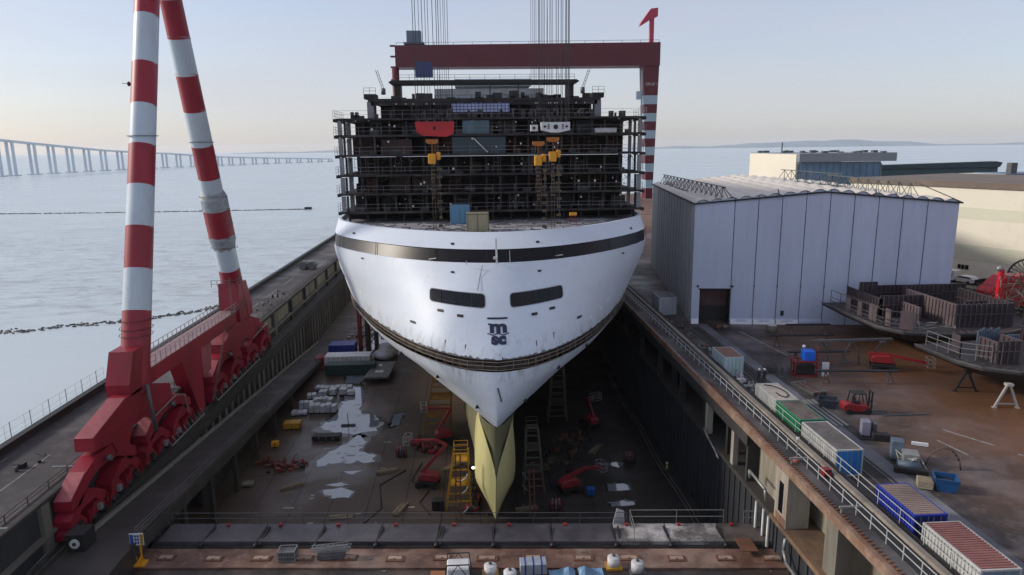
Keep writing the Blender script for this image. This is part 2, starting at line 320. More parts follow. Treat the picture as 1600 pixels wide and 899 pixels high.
MB().box(-38.31,-38.2,49.5,51.2,-7.2,-3.3).build('rusty_panel',mat('rust_stained',(.28,.16,.10),.8,.5,1.4,dirt=(.08,.03,.015),dirt_amt=.8,dscale=.5,streak=True),lw)
MB().box(-38.62,-36.3,-60,420,-8.4,-7.6).build('ledge',conc,lw)
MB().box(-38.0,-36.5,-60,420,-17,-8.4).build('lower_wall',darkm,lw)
rb=MB()
for k in range(100): rb.box(-36.5,-36.22,60+k*2.6,60.35+k*2.6,-16,-8.35)
tag(rb.build('ribs',mat('rib_concrete',(.20,.185,.155),.8,.4,.4,dirt=(.07,.06,.05),dirt_amt=.6,streak=True),lw),kind='stuff')
MB().box(-36.55,-36.18,-60,420,-9.3,-8.3).build('lip_beam',conc,lw)
rl=MB()
for x in(-37.9,-37.1): rl.box(x-.07,x+.07,40,400,-7.6,-7.45)
tag(rl.build('crane_rail',steel),'twin steel rails under the striped crane on the left ledge','crane rail')
# railing on top of left wall
rl=MB(); railing(rl,[(-38.95,30,LQ),(-38.95,420,LQ)],1.05,3.,.045,(1.,.66,.33))
tag(rl.build('quay_railing',mat('dark_railing',(.07,.05,.045),.7,.3,1.)),'dark railing along the inner edge of the left quay road','railing')
for k in range(4):
    y=52+k*11; bb=MB(); bb.bar((-40.3,y,LQ+.95),(-37.4,y,LQ+.95),.16); bb.bar((-38.6,y,LQ),(-38.6,y,LQ+.95),.14)
    tag(bb.build('barrier_arm',galv),['pale metal arm across the left quay railing, nearest the camera','pale metal arm across the left quay railing, second from the camera','pale metal arm on the left quay railing just before the crane foot','pale metal arm on the left quay railing behind the crane foot'][k],'barrier','metal arms on the quay railing')
# descending ramp
def zr(y): return -7.2-.091*(y-60)
YB=60+(16-7.2)/.091
rm=MB(); rm.prism([(30,-7.2),(60,-7.2),(YB,-16.02),(YB,-16.6),(128,-14.2),(60,-8.1),(30,-8.1)],-35.3,-30.9)
struct(rm.build('ramp_road',mat('ramp_surface',(0.0294,0.0259,0.0245),.7,.4,.4,dirt=(.085,.075,.07),dirt_amt=.5,bump=.15,wet=.25)))
kb=thing('ramp_kerb','pale twin kerb rail along the wall side of the descending ramp','kerb',(-35.4,60,-7.2),world=True)
k1=MB(); k1.bar((-35.35,58,zr(58)+.22),(-35.35,YB-4,zr(YB-4)+.22),.16,.3); k1.build('kerb_rail',galv,kb)
k1=MB(); k1.bar((-35.75,58,zr(58)+.12),(-35.75,YB-4,zr(YB-4)+.12),.22,.3); k1.build('kerb_step',concl,kb)
rp=thing('ramp_support','concrete piers and edge beam carrying the descending ramp on its dock side','piers',(-31,80,-16),world=True)
MB().prism([(57,-7.1),(YB-8,-15.2),(YB-8,-15.9),(57,-8.4)],-31.0,-30.7).build('edge_beam',conc,rp)
for k,y in enumerate((61,68,75.5,83.5,92,101,111)):
    MB().box(-31.4,-30.9,y,y+.7,-16,zr(y)-.7).build('pier',conc,rp)
MB().prism([(80,-16),(126,-16),(126,-14),(80,-10)],-34.5,-34).build('web_wall',concw,rp)
rr=MB()
n=22
for k in range(n+1):
    y=58+k*(YB-12-58)/n; rr.bar((-30.8,y,zr(y)),(-30.8,y,zr(y)+1.1),.07)
for h in(.4,.75,1.1): rr.bar((-30.8,58,zr(58)+h),(-30.8,YB-12,zr(YB-12)+h),.07)
tag(rr.build('ramp_railing',steel),'grey three-bar railing on the dock side of the descending ramp','railing')
# --- right dock wall and gallery
rw=thing('dock_wall','right dock wall with a pillared service gallery under the quay edge','dock wall',(26.4,60,-16),world=True)
wallm=mat('dock_wall_dark',(0.0192,0.0228,0.0300),.8,.4,.4,dirt=(.007,.007,.009),dirt_amt=.7,streak=True)
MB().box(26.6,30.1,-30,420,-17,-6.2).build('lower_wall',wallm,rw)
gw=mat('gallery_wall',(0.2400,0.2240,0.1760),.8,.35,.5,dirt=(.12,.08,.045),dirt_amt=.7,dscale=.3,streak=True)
MB().box(26.2,29.4,56,420,-6.2,-5.75).build('gallery_floor',conc,rw); MB().box(26.2,29.4,-30,56,-6.2,-5.75).build('gallery_floor',mat('gallery_floor',(.16,.10,.06),.85,.4,.6,dirt=(.05,.035,.025),dirt_amt=.6),rw)
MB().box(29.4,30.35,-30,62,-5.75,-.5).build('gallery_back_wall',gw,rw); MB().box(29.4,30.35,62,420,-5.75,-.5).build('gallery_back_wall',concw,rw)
MB().box(26.5,30.38,-30,420,-.5,-.004).build('quay_slab',asph,rw)
MB().box(26.2,26.55,-30,420,-.75,.06).build('edge_coping',mat('rusty_coping',(.22,.15,.11),.8,.4,.8,dirt=(.14,.05,.02),dirt_amt=.8,dscale=.3),rw)
gpil=mat('gallery_pillar',(0.3400,0.3315,0.2890),.7,.3,.6,dirt=(.2,.11,.06),dirt_amt=.6,dscale=.5,streak=True)
rc=random.Random(4)
for k,(y0,y1,xa,xb,kind) in enumerate([(38,39.0,26.35,29.4,'p'),(42.2,43.6,28.6,29.35,'g'),(45.6,47.4,26.7,29.4,'g'),(53.2,55.5,26.35,28.4,'w'),(57.2,62.0,27.6,27.9,'b'),(62.0,62.4,26.4,27.9,'d'),(65.6,66.3,26.35,26.9,'p'),(68.2,68.7,26.7,27.2,'d'),(73.6,74.4,26.35,27.0,'p'),(76.4,78.6,27.4,27.7,'d'),(84,84.7,26.4,27.0,'d'),(90,92,27.4,27.7,'d'),(95,95.7,26.4,27.0,'d'),(106,106.8,26.4,27.0,'d'),(118,118.8,26.4,27.0,'d'),(130,131,26.4,27.0,'d')]):
    o=MB().box(xa,xb,y0,y1,-5.75,-.7).build('infill_wall' if kind in 'bd' and xb-xa<.4 else 'pillar',{'p':gpil,'g':concl,'w':gpil,'b':gw,'d':concw}[kind],rw)
    if kind=='w':
        MB().box(26.3,26.352,53.95,54.7,-4.7,-1.9).build('slot_window',glassd,o); MB().box(26.31,26.345,53.3,55.3,-5.7,-5.0).build('rust_patch',MATS['rust_stained'],o)
MB().box(26.25,26.5,62,420,-2.0,-.75).build('edge_fascia',concw,rw)
for k,y in enumerate((40,49.5,58,64,69,80,90,100)):
    MB().box(29.3,29.38,y,y+.9,-5.7,-3.6).build('niche_door',darkm,rw)
st=MB()
for k in range(60): st.box(26.48,26.62,42+k*1.45,42.35+k*1.45,-16,-6.25)
tag(st.build('sheet_ribs',mat('sheet_rib',(.022,.026,.033),.7,.3,1.,streak=True),rw),kind='stuff')
pp=MB()
for x,y in((26.2,57.2),(26.1,55.9),(26.1,58.6)): pp.tube((x,y,-16),(x,y,-6),.17,n=8)
pp.path([(26.1,52.5,-6.2),(26.0,52.5,-7.3),(25.9,51.6,-8.0),(25.9,46,-8.2),(25.9,40,-8.4)],.14,8)
pp.path([(26.1,74,-5.2),(26.0,72,-5.6),(26.1,70,-6.2),(26.1,69,-6.6)],.12,8)
pp.path([(26.1,60.5,-4.6),(26.0,60.5,-3.8),(26.0,56.8,-3.9),(26.1,56.8,-5)],.13,8)
pp.build('service_pipes',galv,rw)
# track trench between coping walkway and rail kerb (drawn as dark ballast strip and pale concrete kerb)
struct(MB().box(27.85,29.15,-30,420,.0,.012).build('rail_trench',darkm))
struct(MB().box(29.2,29.65,-30,420,.0,.28).build('kerb',mat('kerb_pale',(.27,.24,.205),.75,.25,.5,dirt=(.12,.1,.08),dirt_amt=.5)))
struct(MB().box(29.65,30.4,-30,420,.0,.014).build('rail_bed',mat('rail_bed',(.03,.028,.026),.8,.4,1.)))
struct(MB().box(35.4,36.9,-30,106,YZ,YZ+.014).build('track_strip',mat('track_strip',(.13,.135,.15),.7,.3,.3,dirt=(.25,.25,.27),dirt_amt=.6,wet=.3)))
for k,x in enumerate((33.6,34.9)): struct(MB().box(x,x+.14,-30,104,YZ+.004,YZ+.06).build('rail_track',steel))
struct(MB().box(33.3,35.3,-30,104,YZ,YZ+.012).build('rail_bed',MATS['rail_bed']))
teeth=MB(); P=[(26.60,36.0)]
for k in range(95): y=36+k*.42; P+=[(26.66,y),(26.95,y),(26.95,y+.2),(26.66,y+.2)]
P+=[(26.66,76.0),(26.60,76.0)]; teeth.prism(P,0.,.07,'z')
tag(teeth.build('drain_grating',rust),kind=None); tag(bpy.data.objects['drain_grating'],'row of rusty grating teeth beside the right quay coping','grating')
rl=MB(); railing(rl,[(27.75,32,0),(27.75,150,0)],1.1,1.9,.035,(1.,.5))
tag(rl.build('quay_railing',mat('pale_railing',(.42,.43,.42),.5,.2,1.)),'long pale steel railing beside the dark rail trench on the right quay','railing')
rl=MB(); railing(rl,[(30.25,33,0),(30.25,66,0)],1.15,2.8,.03,(1.,.5))
tag(rl.build('container_railing',MATS['pale_railing']),'thin pale railing running in front of the containers on the right quay','railing')
for k,y in enumerate((45.6,53.8)):
    bb=MB(); bb.bar((26.6,y,.55),(28.3,y,.55),.14); bb.bar((26.8,y,0),(26.8,y,.55),.12)
    tag(bb.build('barrier_arm',galv),['short pale barrier arm at the right quay railing, nearer the camera','short pale barrier arm at the right quay railing, farther from the camera'][k],'barrier','barrier arms on the right quay')
# ================================================================== CAISSON GATE in front
gt=thing('caisson_gate','rusty dock gate with dark plate walkway crossing the front of the dock','dock gate',(-3,60,-16),world=True)
grust=mat('gate_rust',(0.1275,0.0663,0.0467),.7,.55,.45,dirt=(.34,.25,.20),dirt_amt=.75,dscale=.16,bump=.1,wet=.3)
MB().box(-36.0,30.0,54.9,57.85,-16,-9.45).build('caisson_body',grust,gt)
MB().box(-36.0,30.4,44,54.87,-16,-9.62).build('lower_deck',mat('gate_dark_deck',(.032,.026,.024),.6,.6,.5,dirt=(.12,.08,.06),dirt_amt=.6,dscale=.3,wet=.3),gt)
MB().box(-30.6,28.0,57.87,61.5,-16,-9.35).build('walkway_box',darkm,gt)
plate=mat('gate_plate',(0.0496,0.0448,0.0544),.5,.35,.5,dirt=(.10,.09,.095),dirt_amt=.5,dscale=.25,wet=.2)
xs=[-30.2,-25.9,-20.8,-15.2,-9.6,-4.0,1.3,6.7,12.6,17.6,22.6,27.6]
for k,(a,b_) in enumerate(zip(xs,xs[1:])):
    MB().box(a+.06,b_-.06,58.3,61.4,-9.35,-9.0).build('walkway_plate',plate if k<8 else mat('gate_plate_worn',(0.1080,0.0990,0.0990),.6,.3,.9,dirt=(.5,.49,.48),dirt_amt=.9,dscale=.4) if k<10 else mat('gate_plate_wet',(.10,.085,.08),.5,.4,.9,dirt=(.025,.018,.015),dirt_amt=.9,dscale=.3),gt)
for k,x in enumerate(xs[1:-1]):
    c=MB(); c.bar((x,58.0,-9.2),(x+.2*(1 if x<0 else -1),60.6,-8.85),.2,.2); c.tube((x,57.85,-9.3),(x,58.2,-9.15),.2,n=8)
    if k%3==1: c.bar((x+.35,58.0,-9.2),(x+.45,60.6,-8.85),.18,.2)
    c.build('hinge_arm',darkm,gt)
    MB().box(x+1.2,x+1.5,60.9,61.2,-9.0,-8.8).build('red_cleat',redp,gt)
hr=random.Random(8)
for k in range(14):
    x=-28.2+k*4.17+hr.uniform(-.25,.25); y=56.3+hr.uniform(-.08,.08); w=hr.uniform(.75,.95)
    mb=MB(); mb.box(x-w,x+w,y-.42,y+.42,-9.45,-9.36); h_=mb.build('hatch_frame',rust,gt)
    mb=MB(); mb.prism([(x-w*.75,y-.25),(x-.12,y-.25),(x-.12,y-.1),(x+.15,y-.1),(x+.15,y-.25),(x+w*.75,y-.25),(x+w*.75,y+.25),(x-w*.75,y+.25)],-9.36,-9.31,'z'); mb.build('hatch_cover',mat('hatch_pale',(.36,.27,.21),.7,.45,1.6,dirt=(.14,.07,.04),dirt_amt=.6,dscale=.8),h_)
rl=MB(); railing(rl,[(-30.2,61.4,-9.0),(-13,61.4,-9.0),(14,61.4,-9.0)],1.15,4.6,.03,(1.,.5)); rl.build('railing',steel,gt)
rl=MB(); railing(rl,[(14.3,58.6,-9.0),(14.3,61.5,-9.0),(23.3,61.5,-9.0)],1.35,4,.035,(1.,.5)); railing(rl,[(25.2,61.4,-9.0),(27.6,61.2,-9.0),(27.9,58.2,-9.0)],1.3,2.,.04,(1.,.5)); rl.build('railing',galv,gt)
MB().prism([(23.6,56.6),(25.1,56.6),(25.0,58.8),(23.5,58.8)],-8.98,-8.92,'z').build('gangplank',rust,gt)
mb=MB()
for k in range(26):
    x=hr.uniform(-30,26); y=hr.uniform(50.5,57.5); w=hr.uniform(.1,.5); z=-9.45 if y>54.95 else -9.62; mb.box(x,x+w,y,y+w*hr.uniform(.2,1),z+.003,z+.05)
tag(mb.build('loose_scraps',concl,gt),kind='stuff')
ORG[gt.name]=Vector(gt.location); gt.rotation_euler.z=R(-4.2); gt.location.z+=.3
# sign with yellow legs at left end
SGN=1
sg=thing('info_sign','small blue and white information board on yellow legs at the left end of the gate','sign',(-30.6,56.4,-9.1),world=True)
b_=MB().box(-31.2,-30.0,56.4,56.47,-7.35,-6.2).build('board',white,sg)
MB().box(-31.15,-30.85,56.37,56.4,-7.25,-6.3).build('blue_panel',bluep,b_)
mb=MB()
for i in range(2):
    for j in range(3): mb.box(-30.75+i*.22,-30.6+i*.22,56.37,56.4,-7.2+j*.32,-7.0+j*.32)
mb.build('pictograms',blued,b_)
MB().box(-30.27,-30.03,56.37,56.4,-7.3,-6.25).build('yellow_panel',yel,b_)
for x in(-30.85,-30.35):
    l_=MB(); l_.box(x-.07,x+.07,56.4,56.5,-9.1,-7.3); l_.bar((x,56.45,-8.4),(x-.3,55.8,-9.05),.12); l_.build('leg',hookyel,sg)
MB().box(-31.3,-29.9,55.75,56.7,-9.1,-8.95).build('foot',hookyel,sg)
sg.location.z-=.05; sg.location.y+=1.2
# bollard/light box left of the gate
bx=thing('winch_box','dark box with a round white disc at the foot of the ramp','box',(-35.2,57.2,-7.6),world=True)
MB().box(-36.1,-34.5,56.6,58.4,-7.2,-5.6).build('housing',darkm,bx)
MB().tube((-35.3,56.6,-6.4),(-35.3,56.48,-6.4),.42,n=20).build('disc',white,bx)
MB().tube((-35.3,56.49,-6.4),(-35.3,56.44,-6.4),.16,n=16).build('hub',darkm,bx)
struct(MB().box(-36.3,-30.8,30,58,-16,-7.22).build('ramp_landing',MATS['ramp_surface']))
# cages and stuff on the gate
def cage(name,label,x,y,z,w,d,h,m1,cat,group=None,rz=0.):
    t=thing(name,label,cat,(x,y,z),group); t.rotation_euler.z=rz
    mb=MB()
    for sx in(-1,1):
        for sy in(-1,1): mb.bar((sx*w/2,sy*d/2,0),(sx*w/2,sy*d/2,h),.08)
    for zz in(.1,h*.5,h):
        for s in(-1,1): mb.bar((-w/2,s*d/2,zz),(w/2,s*d/2,zz),.06); mb.bar((s*w/2,-d/2,zz),(s*w/2,d/2,zz),.06)
    for k in range(1,6): mb.bar((-w/2+w*k/6,-d/2,0),(-w/2+w*k/6,-d/2,h),.03)
    mb.build('frame',galv,t)
    MB().box(-w/2+.06,w/2-.06,-d/2+.06,d/2-.06,.12,h*.85).build('load',m1,t); return t
cage('steel_cage','grey steel cage box standing on the rusty gate deck, left of the scaffold bundle',-17.4,57.3,-9.15,1.5,1.1,1.0,steel,'cage')
t=thing('scaffold_bundle','tangle of galvanised scaffold frames on a pallet cage on the gate deck','scaffold',(-13.5,57.2,-9.15))
MB().box(-1.2,1.2,-.5,.5,.1,.55).build('pallet_cage',steel,t)
for k in range(5):
    mb=MB(); z=.62+k*.13; a=random.uniform(-.25,.25)
    for s in(-.25,.25): mb.bar((-1.6+a,s+a*.3,z),(1.7+a,s-a*.4,z+.15),.05)
    for j in range(8): q=-1.5+j*.42; mb.bar((q+a,-.25,z+.02),(q+.2+a,.25,z+.06),.04)
    mb.build('ladder_frame',galv,t)
t=thing('framed_crate','white wrapped load inside a dark tubular frame beside the brown sheet','crate',(-2.0,53.9,-9.32))
MB().box(-1.0,1.0,-.8,.8,.1,1.2).build('wrapped_load',white,t,bevel=.12)
mb=MB()
for s in(-1.1,1.1):
    for q in(-.9,.9): mb.bar((s,q,0),(s*.85,q,1.6),.08)
for q in(-.9,.9): mb.bar((-.95,q,1.6),(.95,q,1.6),.08); mb.bar((-1.1,q,0),(.0,q,1.6),.05); mb.bar((1.1,q,0),(0,q,1.6),.05)
mb.build('frame',darkm,t)
tag(MB().prism([(-4.5,52.9),(-3.1,52.8),(-3.2,54.3),(-4.4,54.4)],-9.31,-9.05,'z').build('rusty_sheet',mat('brown_sheet',(.26,.11,.05),.8,.2,1.)),'plain brown rusty sheet left of the framed crate','sheet')
for k,(x,y,lb) in enumerate([(.75,52.2,'white round-topped tank on a yellow pallet right of the framed crate'),(2.4,51.2,'white round tank cut by the bottom edge, left of the silver crate'),(11.6,52.6,'white round-topped tank on a yellow pallet, left of its twin at right'),(13.5,51.7,'white round-topped tank with grey frame, rightmost on the gate')]):
    t=thing('white_tank',lb,'tank',(x,y+1.6,-9.32),'white tanks on the gate')
    MB().tube((0,0,.2),(0,0,.95),.55,n=18).blob((0,0,.95),.55,.55,.1,14,6).build('tank_body',white,t)
    MB().box(-.7,.7,-.6,.6,0,.2).build('pallet',yel if k in(0,2) else steel,t)
    MB().tube((0,0,1.1),(0,0,1.25),.15,n=10).build('cap',steel,t)
t=thing('silver_crate','silver strapped crate on the gate deck between white tank and blue tarpaulin','crate',(4.45,53.6,-9.32))
MB().box(-1.15,1.15,-.6,.6,.35,1.35).build('box',mat('silver',(.45,.52,.58),.35,.2,1.5,metal=.5),t,bevel=.05)
mb=MB()
for x in(-.7,0,.7): mb.box(x-.05,x+.05,-.63,.63,.33,1.38)
mb.build('straps',blued,t); MB().box(-1.1,1.1,-.55,.55,0,.34).build('pallet',darkm,t)
t=thing('blue_tarpaulin','two pale blue tarpaulin heaps with a dark gap at the bottom of the gate','tarpaulin',(8.2,53.1,-9.32))
tm=mat('tarp_blue',(.16,.30,.46),.45,.3,1.)
mb=MB()
for s,x in((-1,-1.3),(1,1.2)):
    g=[]
    for i in range(9):
        for j in range(7):
            u=i/8-.5; v=j/6-.5; g.append((x+u*2.2,v*1.5,.75*math.exp(-((u*2-s*-.5)**2*3+v*v*5))+random.uniform(0,.09)+.12))
    i0=len(mb.v); mb.v+=g
    for i in range(8):
        for j in range(6): mb.f.append((i0+i*7+j,i0+(i+1)*7+j,i0+(i+1)*7+j+1,i0+i*7+j+1)); mb.mi.append(0)
mb.build('tarp',tm,t)
# ================================================================== CRUISE SHIP
KEY=[(16.65,85.7,.0398,1.95),(14.97,82.5,.0398,1.95),(13.46,81.6,.0420,1.93),(11,79.2,.055,1.91),(8,75.9,.078,1.89),
 (5.5,73.2,.104,1.86),(4.5,72.4,.115,1.85),(3,71.9,.120,1.853),(1.5,71.7,.19,1.73),(0,71.6,.38,1.57),(-2,71.8,.86,1.36),(-3.0,72.1,1.3,1.28),(-3.8,72.7,2.1,1.2)]
def keyat(z):
    if z>=KEY[0][0]: return KEY[0][1:]
    for a,b in zip(KEY,KEY[1:]):
        if z>=b[0]:
            t=(a[0]-z)/(a[0]-b[0]); return (a[1]+(b[1]-a[1])*t, math.exp(math.log(a[2])*(1-t)+math.log(b[2])*t), a[3]+(b[3]-a[3])*t)
    return KEY[-1][1:]
def XC(z): return 1.75+(z+15)*.03
def MW(z): return 23.9 if z>6 else 23.9-.0*(6-z)
def halfw(z,d):
    ys,a,p=keyat(z); w=(max(d,0)/a)**(1/p); M=MW(z); return w/(1+(w/M)**16)**(1/16.)
def hullY(x,z):
    ys,a,p=keyat(z); M=MW(z); w=abs(x-XC(z)); w=min(w,M*.995); w=w/(1-(w/M)**16)**(1/16.); return ys+a*w**p
DS=[0,.05,.2,.5,1,1.7,2.6,3.8,5.2,7,9,11.5,14.5,18,22,27,33,40,50,65,90,170]
def hull_strip(zs,inset=0.,mirror=True,curlip=0.):
    mb=MB(); rows=[]
    for z in zs:
        ys,a,p=keyat(z); row=[]
        L=[(XC(z)-max(0,halfw(z,d)-inset),ys+d+inset) for d in DS[::-1]]+[(XC(z)+max(0,halfw(z,d)-inset),ys+d+inset) for d in DS[1:]]
        rows.append([(x,y,z) for x,y in L])
    n=len(rows[0])
    for r_ in rows: mb.v+=r_
    for i in range(len(rows)-1):
        for k in range(n-1): mb.f.append((i*n+k,i*n+k+1,(i+1)*n+k+1,(i+1)*n+k)); mb.mi.append(0); mb.sm.add(len(mb.f)-1)
    return mb
def ring_cap(mb,z,i0,i1):
    """horizontal ledge between two insets at one level"""
    ys,a,p=keyat(z)
    def L(ins): return [(XC(z)-max(0,halfw(z,d)-ins),ys+d+ins,z) for d in DS[::-1]]+[(XC(z)+max(0,halfw(z,d)-ins),ys+d+ins,z) for d in DS[1:]]
    A,B=L(i0),L(i1)
    for k in range(len(A)-1): mb.quad(A[k],A[k+1],B[k+1],B[k])
def lerp(a,b,n): return [a+(b-a)*k/n for k in range(n+1)]
def hull_paint():
    M=mat('hull_white',(.60,.67,.76),.5,.04,.2,dirt=(.56,.57,.58),dirt_amt=.25)
    n=M.node_tree; b=[x for x in n.nodes if x.type=='BSDF_PRINCIPLED'][0]; b.inputs['Coat Weight'].default_value=.0; b.inputs['Coat Roughness'].default_value=.2
    L=n.links.new; geo=n.nodes.new('ShaderNodeNewGeometry'); t=n.nodes.new('ShaderNodeTexNoise'); t.inputs['Scale'].default_value=.35; t.inputs['Detail'].default_value=2; L(geo.outputs['Position'],t.inputs['Vector'])
    sx=n.nodes.new('ShaderNodeSeparateXYZ'); L(geo.outputs['Position'],sx.inputs[0]); cx=n.nodes.new('ShaderNodeCombineXYZ'); L(sx.outputs[0],cx.inputs[0]); L(sx.outputs[2],cx.inputs[1])
    bk=n.nodes.new('ShaderNodeTexBrick'); bk.inputs['Scale'].default_value=1; bk.inputs['Brick Width'].default_value=6.4; bk.inputs['Row Height'].default_value=2.35; bk.inputs['Mortar Size'].default_value=.022; bk.inputs['Mortar Smooth'].default_value=.6; L(cx.outputs[0],bk.inputs['Vector'])
    sm_=n.nodes.new('ShaderNodeMix'); sm_.data_type='RGBA'; src=b.inputs['Base Color'].links[0].from_socket; fm=n.nodes.new('ShaderNodeMath'); fm.operation='MULTIPLY'; fm.inputs[1].default_value=.28; L(bk.outputs['Fac'],fm.inputs[0]); L(fm.outputs[0],sm_.inputs['Factor']); L(src,sm_.inputs['A']); sm_.inputs['B'].default_value=(.42,.43,.45,1); L(sm_.outputs['Result'],b.inputs['Base Color'])
    # scuffs and runs in the raw zone just above and below the open belt
    ab=n.nodes.new('ShaderNodeMath'); ab.operation='SUBTRACT'; ab.inputs[1].default_value=3.6; L(sx.outputs[2],ab.inputs[0]); aa=n.nodes.new('ShaderNodeMath'); aa.operation='ABSOLUTE'; L(ab.outputs[0],aa.inputs[0])
    zm=n.nodes.new('ShaderNodeMapRange'); zm.inputs['From Min'].default_value=.6; zm.inputs['From Max'].default_value=3.2; zm.inputs['To Min'].default_value=.85; zm.inputs['To Max'].default_value=.06; L(aa.outputs[0],zm.inputs[0])
    ms=n.nodes.new('ShaderNodeMapping'); ms.inputs['Scale'].default_value=(1,1,.22); L(geo.outputs['Position'],ms.inputs[0]); ts=n.nodes.new('ShaderNodeTexNoise'); ts.inputs['Scale'].default_value=1.3; ts.inputs['Detail'].default_value=8; ts.inputs['Roughness'].default_value=.7; L(ms.outputs[0],ts.inputs['Vector'])
    tr=n.nodes.new('ShaderNodeMapRange'); tr.inputs['From Min'].default_value=.5; tr.inputs['From Max'].default_value=.68; L(ts.outputs[0],tr.inputs[0]); tm2=n.nodes.new('ShaderNodeMath'); tm2.operation='MULTIPLY'; L(tr.outputs[0],tm2.inputs[0]); L(zm.outputs[0],tm2.inputs[1])
    sc2=n.nodes.new('ShaderNodeMix'); sc2.data_type='RGBA'; L(tm2.outputs[0],sc2.inputs['Factor']); L(sm_.outputs['Result'],sc2.inputs['A']); sc2.inputs['B'].default_value=(.30,.29,.28,1); L(sc2.outputs['Result'],b.inputs['Base Color'])
    bp=n.nodes.new('ShaderNodeBump'); bp.inputs['Strength'].default_value=.05; bp.inputs['Distance'].default_value=.3; L(t.outputs[0],bp.inputs['Height']); L(bp.outputs[0],b.inputs['Normal']); return M
hw=hull_paint()
ship=thing('cruise_ship','white cruise ship under construction in the dock, its decks open above a black banded bow','ship',(2.5,110,-14.5),world=True)
mb=hull_strip(lerp(16.65,14.97,3)); ring_cap(mb,16.65,0,.35); hu=mb.build('bulwark',hw,ship)
mb=hull_strip([16.65,15.9],.35); mb.build('bulwark_lining',hw,ship)
bandm=mat('band_glass',(.005,.005,.008),.35,.5,.08); bandm.node_tree.nodes['Principled BSDF'].inputs['Specular IOR Level'].default_value=.25
mb=hull_strip(lerp(14.97,13.46,2),.12); bd=mb.build('window_band',bandm,ship)
mm=MB()
for sx in(-1,1):
    for w in(1.2,7.5,15.5,21.6,22.9): 
        x=XC(14)+sx*w; mm.bar((x,hullY(x,14.97)+.02,14.97),(x,hullY(x,13.46)+.02,13.46),.07)
split_build(mm,'mullion',darkm,bd)
mb=hull_strip(lerp(13.46,4.25,16)); ring_cap(mb,13.46,0,.12); mb.build('hull',hw,ship)
mb=hull_strip([4.25,4.0,3.5,3.0],.6); ring_cap(mb,4.25,0,.6); ring_cap(mb,3.0,0,.6)
be=mb.build('open_belt',mat('belt_raw_steel',(.022,.016,.015),.8,.5,.7,dirt=(.10,.075,.06),dirt_amt=.6,dscale=.4),ship)
fr=MB()
for sx in(-1,1):
    for d in [.3,.9,1.8,3,4.4,6,7.8,9.8,12,14.4,17,20,23,26.5,30,34,38]:
        w=halfw(3.7,d); x=XC(3.7)+sx*w; fr.bar((x,hullY(x,4.2)+.15,4.2),(x,hullY(x,3.2)+.15,3.2),.09)
split_build(fr,'belt_frame',rust,be)
# scaffold railing around the belt
sc=MB(); pts=[]
for sx in(-1,1):
    P=[]
    for d in [0,1,2.2,4,6.2,8.8,12,15.5,19.5,24,29,35,42]:
        w=halfw(3.3,d)+.2; P.append(Vector((XC(3.3)+sx*(w if d else 0),keyat(3.3)[0]+d-.25,3.22)))
    for a,b_ in zip(P,P[1:]):
        for h in(0,.45,.9): sc.bar(a+Vector((0,0,h)),b_+Vector((0,0,h)),.055)
        for k in range(2): q=a.lerp(b_,k/2); sc.bar(q,q+Vector((0,0,.95)),.045)
sc.build('scaffold_rail',mat('scaffold_tube',(.25,.21,.17),.6,.3,2.),be)
# scuffed strip above belt
rsc=random.Random(3)
scf=mat('scuffed_primer',(.20,.21,.22),.6,.5,1.2,dirt=(.07,.06,.055),dirt_amt=.7,dscale=.5)
for sx in(-1,1):
    mb=MB(); prev=None
    for i in range(110):
        d=.02+ (i/109)**1.6*40; w=halfw(4.6,d); x=XC(4.6)+sx*w; h=.05+.30*rsc.random()**2; q=((x,hullY(x,4.26)-.02,4.26),(x,hullY(x,4.27+h)-.035,4.27+h))
        if prev: mb.quad(prev[0],q[0],q[1],prev[1])
        prev=q
    mb.build('unpainted_edge',scf,be)
lo=hull_strip(lerp(3.0,-3.8,12)); ring_cap(lo,3.0,0,.6); ring_cap(lo,-3.8,0,40); lo.build('lower_hull',hw,ship)
# stem below the knuckle and bulbous bow
olive=mat('olive_antifouling',(.19,.185,.10),.5,.2,.4,dirt=(.09,.095,.06),dirt_amt=.5,streak=True)
ypaint=mat('yellow_antifouling',(.58,.54,.25),.5,.15,.5,dirt=(.42,.40,.2),dirt_amt=.45,streak=True)
def stem_w(z,d): return min(1.95,.88*d**.62)*(1 if z>-12.6 else max(0,(z+15.2)/2.6)**.5)+ .10*max(0,d-8)
mb=MB(); D2=[0,.3,.8,1.6,2.8,4.5,7,11,18,30,60,120]; zz=lerp(-3.6,-15.2,14); n=len(D2)*2-1
for z in zz:
    ys=72.6+min(1.,max(0,(-3.6-z)/3))*.9
    mb.v+=[(XC(z)-stem_w(z,d),ys+d,z) for d in D2[::-1]]+[(XC(z)+stem_w(z,d),ys+d,z) for d in D2[1:]]
for i in range(len(zz)-1):
    for k in range(n-1): mb.f.append((i*n+k,i*n+k+1,(i+1)*n+k+1,(i+1)*n+k)); mb.mi.append(0); mb.sm.add(len(mb.f)-1)
mb.build('stem',olive,ship)
D3=[0,.12,.35,.7,1.2,1.9,2.8,3.8,4.8,6.2,8,11]
